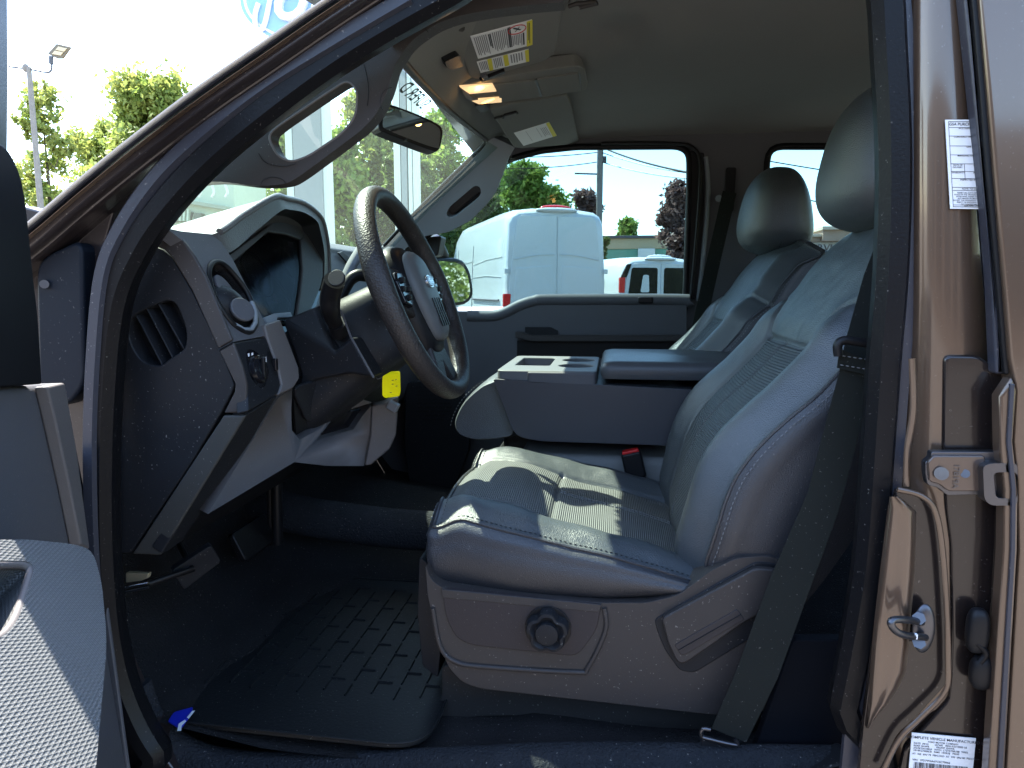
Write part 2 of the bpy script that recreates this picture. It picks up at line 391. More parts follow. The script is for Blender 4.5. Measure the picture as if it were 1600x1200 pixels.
# upper inner panel: traced outline on the door plane
a = PD(102, 598, .02); b = PD(141, 858, .02); c_ = PD(165, 960, .0); d_ = PD(200, 1200, .0)
up = [a, PD(118, 700, .02), b, PD(160, 960, .02), dp(.0, .62, .02), dp(1.0, .62, .02), dp(1.0, PD(-60, 607, .02).z - .02, .02), PD(-60, 607, .02)]
plate('door_panel', up, .05, PLGREY, door, bevel=.01)
strip_ = [PD(102, 598, .034), PD(75, 604, .034), PD(84, 640, .034), PD(110, 760, .034), PD(128, 852, .034), PD(141, 858, .034), PD(120, 700, .034)]
plate('panel_edge', strip_, .014, PLLIGHT, door, bevel=.003)
# door structure behind the panel and lower painted corner
plate('door_shell', [PD(167, 945, -.02), PD(215, 1190, -.02), PD(235, 1300, -.02), PD(60, 1300, -.02), PD(-80, 900, -.02), PD(120, 700, -.02)], .03, PLGREY, door, bevel=.004)
plate('door_foot', PL([(166, 950), (177, 1040), (206, 1245), (110, 1245)], .884), .006, PLGREY, door, bevel=.002)
sweep('door_rib', [PD(172, 1040, -.016), PD(160, 1120, -.016), PD(146, 1210, -.016)], circ(.004, 8), PLGREY, door)
# window frame and mirror sail: dark shapes at the left edge
plate('window_frame', [PD(-60, -60, .0), PD(14, -60, .0), PD(15, 120, .0), PD(14, 250, .0), PD(-60, 250, .0)], .05, PLBLACK, door, bevel=.006)
sailpts = [PD(x, y, .03) for x, y in [(-14, 226), (-6, 222), (14, 236), (32, 275), (42, 330), (52, 430), (60, 500), (66, 600), (-14, 606)]]
plate('mirror_sail', spl(sailpts[:8], 4) + [sailpts[8]], .02, pm('matte_black', (.006, .006, .007), .6, spec=.12), door, bevel=.012)
# armrest: bulging textured block with a pull pocket
ARM = pm('pebbled_armrest', (.10, .104, .105), .34, spec=.5, bump=('v', 430, 1., .0014, .12), dust=.05)
za = PD(100, 850, .07).z
ao_ = PD(100, 850, .085); an_ = (dn * math.cos(rad(42)) + ZV * math.sin(rad(42))).normalized()
def arm(px, py, off): return PN(px, py, ao_, an_)
fo = .085
outl = [(-70, 843), (40, 843), (110, 850), (142, 862), (156, 900), (163, 950), (166, 1010), (160, 1090), (148, 1210), (142, 1290), (-90, 1290)]
fp = [arm(x, y, fo) for x, y in outl]
out = spl(fp[1:10], 4) + [fp[10], fp[0]]
hole = [arm(x, y, fo) for x, y in [(-70, 876), (38, 876), (52, 881), (54, 890), (44, 925), (30, 965), (16, 985), (0, 997), (-70, 1030)]]
holer = rnd(hole, [0, .004, .006, .008, .02, .02, .02, .02, 0])
plate('armrest', out, .07, ARM, door, holes=[holer], bevel=.02, ext=-an_ * .05)
ctr = sum(holer, V()) / len(holer)
sweep('pocket_rim', [p.lerp(ctr, .02) - an_ * .004 for p in holer], circ(.0035, 8), PLLIGHT, door, closed=True)
plate('pull_pocket', [p - an_ * .042 for p in holer], .004, PLBLACK, door, bevel=0)

# ---- B pillar and rear door (painted metal at the right)
body = empty('b_pillar', (.36, .93, 0), T, label='glossy brown painted door pillar with stickers')
rings = []
for py in range(-80, 1300, 40):
    xr = 1600
    pts = [(1395 - (py > 500) * (py - 500) * .075, .95), (1411 - (py > 500) * (py - 500) * .07, .94), (1421 - (py > 500) * (py - 500) * .055, .915), (1438, .90), (1462, .89), (1500, .888), (1530, .895), (1548, .92), (1600, .93)]
    pts = [(max(x, pts[0][0] + i), Y) for i, (x, Y) in enumerate(pts)]
    rings.append([P(x, py, Y) for x, Y in pts])
loft('pillar_skin', rings, PAINT, body, closed=False, sharp=60)
RECESS = pm('recess_dark_reflection', (.018, .013, .012), .25, .3, coat=.5, var=.15, dust=.2)  # pillar brown darkened to paint in the dark reflections of the recess
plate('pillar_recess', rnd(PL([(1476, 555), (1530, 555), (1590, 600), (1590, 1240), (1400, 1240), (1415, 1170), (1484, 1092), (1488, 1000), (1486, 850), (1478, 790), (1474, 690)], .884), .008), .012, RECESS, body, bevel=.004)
# raised strip with folded edges
rows_p = [(776, 1390, 1404), (786, 1388, 1418), (800, 1386, 1432), (850, 1380, 1431), (900, 1374, 1429), (960, 1367, 1424), (1010, 1362, 1420), (1050, 1359, 1416), (1075, 1358, 1404), (1100, 1357, 1388), (1125, 1356, 1366), (1138, 1354, 1358)]
rings = []
for py, xa_, xb_ in rows_p:
    ring = []
    for i in range(13):
        t = i / 12; ring.append(P(xa_ + (xb_ - xa_) * t, py, .886 - .016 * (1 - abs(2 * t - 1) ** 5) + .003 * math.sin(t * 5)))
    rings.append(ring + [ring[-1] + YV * .03, ring[0] + YV * .03] if False else ring)
loft('pillar_panel', rings, PAINT, body, closed=False, sharp=80)
crease = spl(PL([(1402, 765), (1440, 775), (1462, 800), (1473, 860), (1480, 960), (1482, 1030), (1478, 1078), (1440, 1120), (1405, 1155), (1378, 1210)], .874), 5)
sweep('body_crease', crease, circ(.0034, 10, .0022), PAINT, body, up=(0, -1, 0))
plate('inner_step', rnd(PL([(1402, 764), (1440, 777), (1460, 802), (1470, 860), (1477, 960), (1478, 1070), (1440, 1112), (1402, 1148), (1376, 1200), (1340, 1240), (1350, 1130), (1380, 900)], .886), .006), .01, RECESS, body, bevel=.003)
crease = spl(PL([(1425, 560), (1427, 640), (1418, 700), (1416, 760)], .885), 5)
sweep('body_crease', crease, circ(.004, 8, .002), PAINT, body, up=(0, -1, 0))
# door striker
st = empty('door_striker', tuple(P(1440, 985, .86)), T)
ellipsoid('striker_base', P(1443, 982, .872), V((.013, 0, 0)), V((0, .006, 0)), V((0, 0, .031)), STEEL, st)
for y in (966, 1004): tube('bolt', [P(1436, y, .856), P(1436, y, .87)], .0075, STEEL, st, n=6)
tube('striker_loop', spl([P(1440, 972, .865), P(1412, 968, .835), P(1393, 970, .822), P(1396, 982, .822), P(1412, 992, .830), P(1446, 996, .862)], 4), .0042, STEEL, st)
box('striker_mark', P(1430, 994, .842), (.004, .004, .006), WHITEPLASTIC, st, bevel=0)
# hinge bracket
hb = PL([(1455, 706), (1560, 706), (1575, 715), (1575, 780), (1555, 772), (1480, 774), (1466, 762), (1450, 758), (1446, 740), (1446, 722), (1455, 716)], .866)
hg = plate('door_hinge', rnd(hb, .003), .012, STEEL, T, bevel=.003)
PAINTB = pm('bracket_brown_paint', (.085, .06, .048), .3, .5, coat=.8)
plate('hinge_leaf', rnd(PL([(1459, 712), (1540, 712), (1540, 768), (1482, 768), (1468, 757), (1453, 753), (1450, 722)], .862), .004), .006, PAINTB, hg, bevel=.002)
tube('bolt', [P(1471, 740, .857), P(1471, 740, .862)], .0075, PAINTB, hg, n=20)
tube('bolt', [P(1471, 740, .855), P(1471, 740, .862)], .004, PAINTB, hg, n=6)
tube('hole', [P(1508, 740, .8605), P(1508, 740, .863)], .005, STEEL, hg, n=16)
text('stamped_number', '17B19A', P(1492, 725, .8605), (0, 0, -1), (1, 0, 0), .009, STEEL, hg, bold=.01)
text('stamped_number', 'E61L', P(1532, 723, .8605), (0, 0, -1), (1, 0, 0), .008, STEEL, hg, bold=.01)
hk = rnd(PL([(1536, 728), (1550, 724), (1590, 724), (1590, 790), (1548, 790), (1538, 780)], .85), .006)
hh = rnd(PL([(1552, 738), (1590, 738), (1590, 779), (1556, 779)], .85), .006)
plate('hinge_knuckle', hk, .02, STEEL, hg, holes=[hh], bevel=.002)
# rubber grommet far right bottom
ellipsoid('wiring_boot', P(1527, 985, .868), V((.012, 0, 0)), V((0, .01, 0)), V((0, 0, .028)), PLBLACK, body, e=.7)
ellipsoid('wiring_boot', P(1533, 1050, .868), V((.013, 0, 0)), V((0, .01, 0)), V((0, 0, .022)), PLBLACK, body, e=.8)
tube('wiring', spl(PL([(1525, 1005), (1540, 1020), (1530, 1035)], .862), 5), .004, RUBBER, body)
# rear door edge
rd = empty('rear_door', (.6, .86, 0), T, label='closed brown rear door, only its front edge in view')
def band(name, pts, Y, t, mat, **k): return plate(name, PL(pts, Y), t, mat, rd, **k)
band('weather_strip', [(1500, -60), (1516, -60), (1530, 130), (1545, 300), (1560, 480), (1574, 585), (1556, 585), (1548, 400), (1530, 210), (1515, 90)], .868, .02, RUBBERBLUE, bevel=.004)
band('glass_run', [(1514, -60), (1528, -60), (1542, 130), (1556, 300), (1571, 480), (1578, 585), (1570, 585), (1556, 400), (1543, 260), (1527, 90)], .862, .02, PLBLACK, bevel=.002)
band('door_skin', [(1526, -60), (1760, -60), (1760, 1290), (1567, 1290), (1580, 1060), (1592, 860), (1590, 760), (1584, 690), (1588, 610), (1578, 560), (1572, 480), (1557, 300), (1543, 130)], .856, .03, PAINT, bevel=.004)
band('door_lip', [(1562, 620), (1582, 588), (1590, 610), (1584, 690), (1592, 765), (1591, 860), (1579, 1060), (1566, 1290), (1540, 1290), (1556, 1060), (1568, 860), (1569, 765), (1563, 700)], .85, .02, PAINT, bevel=.004)
band('lip_seal', [(1579, 600), (1586, 600), (1581, 690), (1588, 765), (1587, 860), (1575, 1060), (1562, 1290), (1554, 1290), (1568, 1060), (1580, 860), (1581, 765), (1574, 690)], .847, .01, RUBBERBLUE, bevel=.001)

# ---- stickers
def frame4(tl, tr, bl, Y):
    o = P(*tl, Y); r = P(*tr, Y) - o; d = P(*bl, Y) - o; return o, r, d
def sticker(name, tl, tr, bl, Y, label, thick=.0012):
    o, r, d = frame4(tl, tr, bl, Y)
    s = plate(name, [o, o + r, o + r + d, o + d], thick, PAPER, T, bevel=0, label=label); return s, o - V((0, .0004, 0)), r, d
def printed(par, o, r, d, lines, rects, mat=INK):
    rn = r.length
    for s, x, y, h, al in lines:
        text('print', s, o + r * x + d * y, r, -d, h, mat, par, align=al, bold=.012)
    if rects: quads('print', [[o + r * x0 + d * y0, o + r * x1 + d * y0, o + r * x1 + d * y1, o + r * x0 + d * y1] for x0, y0, x1, y1 in rects], mat, par)
s, o, r, d = sticker('form_sticker', (1477, 187), (1562, 187), (1485, 326), .884, 'white inspection form sticker on the upper pillar')
hl = [.045, .085, .18, .29, .39, .49, .575, .655, .755, .79, .955]
rects = [(.05, .02, .95, .026), (.05, .975, .95, .981), (.05, .02, .058, .98), (.942, .02, .95, .98)] + [(.05, y, .95, y + .005) for y in hl[1:]]
rects += [(.66, .18, .668, .285), (.3, .49, .308, .655), (.78, .49, .788, .655), (.66, .655, .668, .755)]
lines = [('GSA PURCHASED VEHICLE', .5, .065, .0042, 'CENTER'), ('ACCOUNTABLE AGENCY', .5, .105, .0026, 'CENTER'), ('CONTRACT NUMBER', .36, .20, .0026, 'CENTER'), ('GPA NUMBER', .5, .31, .0026, 'CENTER'),
         ('MANUFACTURERS SERIAL NO.', .5, .41, .0026, 'CENTER'), ('DATE OF\nDELIVERY', .18, .515, .0024, 'CENTER'), ('MONTH', .55, .515, .0024, 'CENTER'), ('WARRANTY', .18, .60, .0024, 'CENTER'), ('MONTHS', .55, .60, .0024, 'CENTER'),
         ('INSPECTED BY', .36, .68, .0026, 'CENTER'), ('NOTE TO CONTRACTOR', .5, .782, .0026, 'CENTER'),
         ('INSERT ALL DATA ABOVE AND AFFIX THIS\nPLATE OF THE TRANSPORTATION OF EL ALS OR\nAFTER FINAL INSPECTION IS MADE. REMOVE\nANY MAKER FROM INVOICES AND BILLS\nEXCEPT THE WARRANTY CARD OVER THE LABEL\nREJECT OR ENDORSE ON THE TRANSFER\nTO CHANGES MAY IN BE GAVE', .5, .825, .0021, 'CENTER'), ('GSA Form 1398 (Rev. 11-78)', .5, .972, .0023, 'CENTER')]
printed(s, o, r, d, lines, rects)
s, o, r, d = sticker('certification_label', (1425, 1145), (1525, 1154), (1416, 1250), .880, 'white maker label with barcode at the foot of the pillar')
rb = random.Random(3); x = .07; rects = []
while x < .92:
    w = rb.choice([.006, .009, .014]); rects.append((x, .42, x + w, .54)); x += w + rb.choice([.005, .008, .012])
lines = [('INCOMPLETE VEHICLE MANUFACTURED BY', .52, .075, .0048, 'CENTER'), ('FORD MOTOR COMPANY', .5, .12, .003, 'CENTER'), ('DATE  04/10        GVWR   4536 KG/10000 LB', .04, .155, .0032, 'LEFT'),
         ('REAR GAWR         FRONT GAWR', .04, .19, .0032, 'LEFT'), ('2767KG/6100LB   WITH  LT275/70R18E  TIRES', .04, .225, .0032, 'LEFT'), ('1814KG/4000LB   RIMS  18X8.0J   PSI/65', .04, .26, .0032, 'LEFT'),
         ('AT  425  kPa/ 75  PSI/COLD  AT  550  kPa/ 80  PSI/COLD', .03, .31, .0032, 'LEFT'), ('VIN:  1FD7W3A67CEC70066', .04, .40, .0036, 'LEFT')]
printed(s, o, r, d, lines, rects)
# ================================================================== CABIN
# ---- near pillar trim with its grab handle opening
tr_out = PL([(668, -60), (640, 2), (560, 60), (500, 103), (437, 150), (330, 240), (262, 310), (215, 372), (202, 392), (232, 380), (243, 350), (262, 318), (285, 294), (306, 286), (345, 284), (400, 290), (440, 288), (462, 279), (500, 252), (540, 222), (568, 200), (590, 174), (606, 140), (616, 105), (626, 88), (640, 68), (662, 50), (690, 34), (730, 22), (800, 11), (880, 3), (905, -60)], 1.0)
i0 = 9
tr = tr_out[:i0] + spl(tr_out[i0:-1], 4) + [tr_out[-1]]
gh = rnd(PL([(417, 211), (440, 193), (500, 152), (543, 124), (559, 141), (556, 182), (534, 209), (482, 244), (454, 254), (432, 243)], 1.0), .012)
trim = plate('pillar_trim', tr, .03, PLBROWN, T, holes=[gh], bevel=.004, label='grey brown front pillar trim with grab handle slot')
c = sum(gh, V()) / len(gh)
sweep('handle_lip', [p + V((0, .001, 0)) for p in gh], circ(.0018, 8), PLLIGHT, trim, closed=True)
for pl in ([(598, 172), (594, 160), (597, 147), (604, 139), (612, 137)], [(407, 289), (412, 281), (425, 277), (440, 280), (447, 287)], [(404, 240), (415, 254), (440, 260), (462, 256)]):
    sweep('screw_cover_seam', spl(PL(pl, .999), 5), circ(.00045, 5), PLBLACK, trim)
sweep('trim_seam', spl(PL([(562, 84), (571, 110), (576, 140), (574, 165)], .999), 5), circ(.00045, 5), PLBLACK, trim)
sweep('trim_seam', PL([(655, 33), (669, 50)], .999), circ(.00045, 5), PLBLACK, trim)

# ---- headliner: front edge, curve up to the roof
HN, HF = P(628, 88, 1.06), P(760, 216, 2.22)
def roof(s, t):   # s 0 (front edge) .. 1 (rear), t 0 near .. 1 far
    Y = .9 + 1.66 * t
    k = (Y - HN.y) / (HF.y - HN.y); F0 = HN.lerp(HF, k)
    bow = math.sin(math.pi * max(0, min(1, k))) * .02
    X0 = F0.x - bow; Z0 = F0.z + bow * .3
    X = X0 + s * (1.9 - X0)
    e = abs(2 * t - 1); side = max(0, (e - .62) / .38)
    zr = 1.955 - .075 * side ** 2.2
    g = 1 - math.exp(-(X - X0) / .16)
    zr += .022 * math.exp(-((X + .02) / .06) ** 2 - ((Y - 1.62) / .10) ** 2) - .012 * math.exp(-((X - .10) / .05) ** 2 - ((Y - 1.66) / .12) ** 2) + .012 * math.exp(-((X - .62) / .12) ** 2 - ((Y - 1.75) / .08) ** 2)
    return V((X, Y, Z0 + (zr - Z0) * g))
ss = [0, .003, .008, .015] + [.022 + .012 * i for i in range(50)] + [.66, .74, .84, 1]; tn = 60
v = [roof(s, j / tn) for s in ss for j in range(tn + 1)]; f = []
for i in range(len(ss) - 1):
    for j in range(tn): a = i * (tn + 1) + j; f.append((a, a + 1, a + tn + 2, a + tn + 1))
hl = mk('headliner', v, f, HEADLINER, T, label='grey cloth ceiling lining')
sweep('header_lip', [roof(0, j / tn) + V((-.004, 0, -.002)) for j in range(4, tn - 10)], circ(.007, 8), PLBROWN, T)
# roof skin above, keeps the sun out
mk('roof_panel', [V((x, y, z)) for x, y, z in [(-.46, .86, 1.80), (-.5, 1.7, 1.93), (-.46, 2.6, 1.83), (-.2, .86, 1.93), (-.2, 1.7, 2.03), (-.2, 2.6, 1.93), (2.0, .86, 1.93), (2.0, 1.7, 2.03), (2.0, 2.6, 1.93)]], [(0, 1, 4, 3), (1, 2, 5, 4), (3, 4, 7, 6), (4, 5, 8, 7)], PAINT, T)

# dimples in the ceiling cloth
for px, py, a, b in ((945, 90, .09, .018), (1210, 140, .10, .016)):
    pass

def on_roof(px, py, lift=0, z0=1.93):
    z = z0
    for _ in range(30):
        p = PZ(px, py, z); 
        t = (p.y - .9) / 1.66; k = (p.y - HN.y) / (HF.y - HN.y); F0 = HN.lerp(HF, k); bow = math.sin(math.pi * max(0, min(1, k))) * .02
        s = max(0, (p.x - F0.x + bow) / (1.9 - F0.x + bow)); zr = roof(s, max(0, min(1, t))).z - lift
        z = z + (zr - z) * .4
    return PZ(px, py, z)
vz = 1.845
DN = V((-.33, 0, 1)).normalized()   # visors slope up towards the rear
def vis(px, py, o, off=0): return PN(px, py, o - DN * off, DN)
vo = PZ(735, 120, 1.83)
vb = rnd([vis(x, y, vo) for x, y in [(706, 36), (703, 45), (734, 122), (745, 125), (850, 97), (868, 84), (880, 20), (882, 4), (760, 20)]], .012)
vis1 = plate('sun_visor', vb, .018, VISOR, T, bevel=.006, ext=DN * .016, label='sun visor over the steering wheel, with large warning label')
tube('visor_arm', spl([vis(x, y, vo, .008) for x, y in [(712, 22), (713, 40), (722, 44)]], 4), .006, PLBROWN, vis1)
tube('visor_arm', spl([vis(x, y, vo, .004) for x, y in [(722, 24), (780, 15), (850, 9), (890, 2)]], 4), .007, PLBROWN, vis1, scale=lambda t: .5 + .5 * math.sin(math.pi * min(1, t * 1.2)))
def vq(o_, pts, off): return [vis(x, y, o_, off) for x, y in pts]
L1 = vq(vo, [(735, 57), (831, 31), (831, 70), (747, 92)], .0016)
l1 = plate('warning_label', L1, .001, PAPER, vis1, bevel=0, ext=DN * .001, label='large white and yellow airbag warning label')
quads('yellow_band', [vq(vo, [(823, 34), (832, 31), (832, 70), (823, 73)], .0022)], YELLOWINK, l1)
L2 = vq(vo, [(745, 97), (826, 77), (827, 96), (751, 114)], .0016)
l2 = plate('warning_label', L2, .001, PAPER, vis1, bevel=0, ext=DN * .001, label='narrow white and yellow rollover warning label')
quads('yellow_band', [vq(vo, p, .0022) for p in ([(761, 93), (768, 91), (771, 109), (765, 111)], [(786, 87), (793, 85), (796, 102), (789, 104)], [(820, 79), (826, 77), (827, 96), (822, 97)])], YELLOWINK, l2)
def bil(q, s, t): return q[0].lerp(q[1], s).lerp(q[3].lerp(q[2], s), t)
def rows(q, s0, s1, t0, t1, n, w=.45):
    out = []
    for i in range(n):
        a = s0 + (s1 - s0) * i / n; b = a + (s1 - s0) / n * w; e = t1 - random.random() * .25 * (t1 - t0)
        out.append([bil(q, a, t0), bil(q, b, t0), bil(q, b, e), bil(q, a, e)])
    return out
G1 = vq(vo, [(735, 57), (831, 31), (831, 70), (747, 92)], .0024)
quads('print', rows(G1, .04, .26, .08, .92, 7) + rows(G1, .34, .62, .08, .9, 9) + rows(G1, .66, .84, .42, .92, 6), INKGREY, l1)
quads('print', rows(G1, .27, .32, .1, .75, 2, .8) + rows(G1, .6, .65, .05, .9, 2, .8) + rows(G1, .84, .88, .4, .95, 1, .7), INK, l1)
quads('print', rows(G1, .93, .98, .08, .95, 2, .5), INK, l1)
cc = bil(G1, .75, .22); sweep('print', ellipse(cc, (bil(G1, .9, .22) - cc), (bil(G1, .75, .38) - cc), 24), circ(.0009, 5), REDINK, l1, closed=True)
quads('print', [[bil(G1, .68, .15), bil(G1, .8, .28), bil(G1, .82, .25), bil(G1, .7, .12)], [bil(G1, .72, .3), bil(G1, .8, .14), bil(G1, .79, .13), bil(G1, .71, .28)]], INK, l1)
G2 = vq(vo, [(745, 97), (826, 77), (827, 96), (751, 114)], .0024)
quads('print', rows(G2, .03, .19, .08, .92, 5) + rows(G2, .31, .48, .08, .92, 5) + rows(G2, .64, .9, .1, .9, 5), INKGREY, l2)
# clip blocks and vanity latch under the visor
vis1b = vis(770, 116, vo, -.01)
box('latch', vis(769, 117, vo, .002), (.055, .014, .01), PLBLACK, vis1, M=Matrix.Rotation(-.33, 3, 'Y'), bevel=.002)
box('latch', vis(757, 119, vo, .004), (.012, .018, .01), PLGREY, vis1, M=Matrix.Rotation(-.33, 3, 'Y'), bevel=.002)
plate('visor_clip', rnd([on_roof(x, y, .014) for x, y in [(695, 97), (718, 86), (724, 104), (704, 110), (698, 106)]], .006), .016, PLDARK, T, bevel=.003)
# far visor
vo2 = PZ(805, 231, 1.835)
vb2 = rnd([vis(x, y, vo2) for x, y in [(765, 172), (803, 231), (815, 232), (898, 226), (905, 222), (892, 160), (886, 149), (800, 162)]], .008)
vis2 = plate('sun_visor', vb2, .016, VISOR, T, bevel=.005, ext=DN * .014, label='far sun visor with one small label')
L3 = vq(vo2, [(803, 208), (858, 191), (870, 212), (818, 228)], .0016)
l3 = plate('warning_label', L3, .001, PAPER, vis2, bevel=0, ext=DN * .001)
quads('yellow_band', [vq(vo2, [(853, 193), (858, 191), (870, 212), (864, 214)], .0022)], YELLOWINK, l3)
G3 = vq(vo2, [(803, 208), (858, 191), (870, 212), (818, 228)], .0026)
quads('print', rows(G3, .3, .32, .1, .9, 1, .4) + rows(G3, .6, .62, .1, .9, 1, .4) + rows(G3, .7, .88, .2, .9, 4, .3), INKGREY, l3)
for a, b in (((780, 182), (.05)), ((796, 178), .05)): pass
sweep('latch', [vis(x, y, vo2, .004) for x, y in [(786, 184), (788, 180), (806, 175), (808, 177)]], circ(.0035, 6), PLDARK, vis2)
sweep('latch', [vis(x, y, vo2, .004) for x, y in [(772, 185), (785, 182)]], circ(.003, 6), PLBLACK, vis2)
plate('visor_clip', rnd([on_roof(x, y, .012) for x, y in [(743, 166), (765, 163), (770, 170), (752, 177)]], .005), .012, PLBROWN, T, bevel=.003)
# grab handle on the roof above the near visor
sweep('grab_handle', [on_roof(x, y, .02) for x, y in [(888, 10), (900, 6), (930, 3), (934, 5), (905, 12)]], circ(.004, 8), PLBROWN, T)

# ---- overhead console
oc = empty('overhead_console', tuple(on_roof(830, 140, .02)), T)
def oz(px, py, off=0): return vis(px, py, PZ(825, 140, 1.865), off)
body_ = rnd([oz(x, y) for x, y in [(717, 135), (728, 152), (742, 163), (790, 160), (915, 142), (919, 130), (914, 108), (905, 103), (850, 110), (760, 125)]], .012)
plate('console_body', body_, .03, VISOR, oc, bevel=.005, ext=DN * .03)
plate('console_lid', rnd([oz(x, y, .004) for x, y in [(772, 133), (837, 126), (845, 152), (783, 159)]], .002), .006, VISOR, oc, bevel=.0015, ext=DN * .006)
plate('console_lid', rnd([oz(x, y, .004) for x, y in [(839, 125), (903, 115), (907, 142), (848, 152)]], .002), .006, VISOR, oc, bevel=.0015, ext=DN * .006)
quads('lid_gap', [[oz(836, 125, .0045), oz(838.5, 125, .0045), oz(847, 152, .0045), oz(844, 152, .0045)], [oz(904, 114, .0045), oz(907, 114, .0045), oz(909, 141, .0045), oz(908, 142, .0045)]], PLBLACK, oc)
lens = plate('dome_lens', rnd([oz(x, y, .004) for x, y in [(718, 136), (770, 132), (776, 143), (734, 147)]], .002), .004, LAMPLENS, oc, bevel=.001, ext=DN * .004, label='lit amber map light')
lens2 = plate('dome_lens', rnd([oz(x, y, .004) for x, y in [(737, 158), (748, 156), (784, 153), (784, 160), (748, 163)]], .002), .004, LAMPLENS, oc, bevel=.001, ext=DN * .004)
plate('lens_bezel', rnd([oz(x, y, .0035) for x, y in [(719, 137), (734, 148), (733, 149), (748, 156), (738, 159), (728, 153)]], .001), .004, PLLIGHT, oc, bevel=.001, ext=DN * .004)
ellipsoid('bulb', oz(749, 139, .004), V((.012, 0, .004)), V((0, .012, 0)), DN * .002, LAMPBULB, lens)
ellipsoid('bulb', oz(762, 158, .004), V((.016, 0, .005)), V((0, .006, 0)), DN * .002, LAMPBULB, lens2)
al = bpy.data.lights.new('map_light', 'POINT'); al.energy = .012; al.color = (1, .5, .15); al.shadow_soft_size = .01
alo = bpy.data.objects.new('map_light', al); col.objects.link(alo); alo.location = oz(750, 141, .012)

# ---- windshield glass with sticker, and far pillar
def ws(px, py): return PN(px, py, V((-.40, 1.1, 1.80)), V((-.56, 0, .83)).normalized())
WA, WB = P(600, -62, .9), P(-20, 398, .9)
g = []
for i in range(9):
    for j in range(13):
        t = i / 8; k = j / 12; y = 1.02 + 1.42 * k - 0 * t; q = WA.lerp(WB, t); bow = .18 * (1 - (2 * k - 1) ** 2)
        g.append(V((q.x - bow, .90 + 1.62 * k, q.z + bow * .3 + (.02 if 0 < k < 1 else 0))))
f = [(i * 13 + j, i * 13 + j + 1, i * 13 + j + 14, i * 13 + j + 13) for i in range(8) for j in range(12)]
wsg = mk('windshield', g, f, WSGLASS, T, label='sloping windshield glass')
wn = V((-.55, 0, .84))
o_ = P(617, 139, 1.52); r_ = P(656, 174, 1.62) - o_
up_ = V((.62, 0, .78))
text('windshield_lettering', 'SUPER D', PF(658, 171, WA - XV * .16, WB - XV * .16), PF(617, 136, WA - XV * .16, WB - XV * .16) - PF(658, 171, WA - XV * .16, WB - XV * .16), (WA - WB), .045, pm('sticker_grey', (.06, .08, .07), .6), T, bold=.012, label='mirrored lettering on the windshield')
# far A pillar trim
ap = [P(x, y, Y) for x, y, Y in [(757, 222, 2.26), (766, 214, 2.24), (800, 232, 2.30), (794, 248, 2.32), (775, 300, 2.36), (762, 318, 2.38), (735, 345, 2.40), (700, 363, 2.42), (664, 369, 2.43), (640, 384, 2.44), (590, 420, 2.47), (575, 412, 2.47), (600, 382, 2.45), (640, 340, 2.41), (690, 290, 2.36), (735, 247, 2.31)]]
slot = rnd([P(x, y, 2.345) for x, y in [(697, 334), (703, 323), (742, 290), (750, 292), (752, 303), (745, 312), (712, 338), (702, 341)]], .012)
slot = [PN(*xy, ap[5], (ap[2] - ap[5]).cross(ap[12] - ap[5]).normalized()) for xy in [(697, 334), (703, 323), (742, 290), (750, 292), (752, 303), (745, 312), (712, 338), (702, 341)]]
npl = (ap[2] - ap[5]).cross(ap[12] - ap[5]).normalized()
app = [PN(x, y, ap[5], npl) for x, y in [(757, 222), (766, 212), (805, 230), (794, 248), (775, 300), (762, 318), (735, 345), (700, 363), (664, 369), (640, 384), (590, 420), (575, 412), (600, 382), (640, 340), (690, 290), (735, 247)]]
fap = plate('pillar_trim', rnd(app, .01), .05, PLBLUE, T, holes=[rnd(slot, .012)], bevel=.008, label='blue grey trim of the far windshield pillar')
nn = npl if npl.dot(app[0] - C0) > 0 else -npl
plate('handle_recess', [p + nn * .035 for p in rnd([PN(x, y, ap[5], npl) for x, y in [(690, 334), (700, 320), (742, 284), (756, 286), (760, 303), (745, 318), (712, 345), (697, 345)]], .006)], .01, PLGREY, fap, bevel=.001)
sl2 = [PN(x, y, ap[5] + nn * .02, nn) for x, y in [(709, 335), (745, 303), (751, 303), (746, 312), (713, 340)]]
plate('handle_gap', sl2, .02, PLBLACK, fap, bevel=0)
gask = spl([P(x, y, Y) for x, y, Y in [(600, 384, 2.40), (640, 341, 2.38), (690, 291, 2.34), (735, 247, 2.29), (752, 230, 2.26), (757, 220, 2.25), (752, 211, 2.24), (735, 198, 2.2)]], 5)
sweep('glass_gasket', gask, circ(.006, 8), PLBLACK, T)

# ---- far side wall with door panel and window openings
FY = 2.50
def FS(pts): return [P(x, y, FY) for x, y in pts]
win = rnd(FS([(610, 470), (620, 425), (668, 368), (705, 338), (752, 290), (775, 262), (800, 248), (845, 236), (900, 230), (1062, 229), (1077, 240), (1077, 300), (1071, 470), (1060, 560), (620, 560)]), [.02] * 9 + [.03, .03, .02, .02, 0, 0])
win2 = rnd(FS([(1196, 300), (1200, 228), (1560, 228), (1600, 300), (1600, 480), (1300, 480), (1180, 470)]), .05)
wall = [V((-.95, FY, .6)), V((2.0, FY, .6)), V((2.0, FY, 1.99)), V((-.28, FY, 1.99)), P(778, 212, FY), P(765, 245, FY), P(600, 425, FY), P(600, 450, FY)]
fw = plate('side_trim', wall, .03, PLGREY, T, holes=[win, win2], bevel=.006, label='far side cabin wall trim around the windows')
sweep('window_seal', [p - YV * .004 for p in win[4:]], circ(.011, 10), RUBBER, T)
sweep('window_seal', [p + YV * .006 for p in win2], circ(.012, 10), RUBBER, T, closed=True)
bp = FS([(1077, 236), (1100, 240), (1100, 300), (1092, 465), (1071, 470), (1076, 340)])
plate('window_frame', [p - YV * .012 for p in bp], .02, PLBLACK, T, bevel=.004)
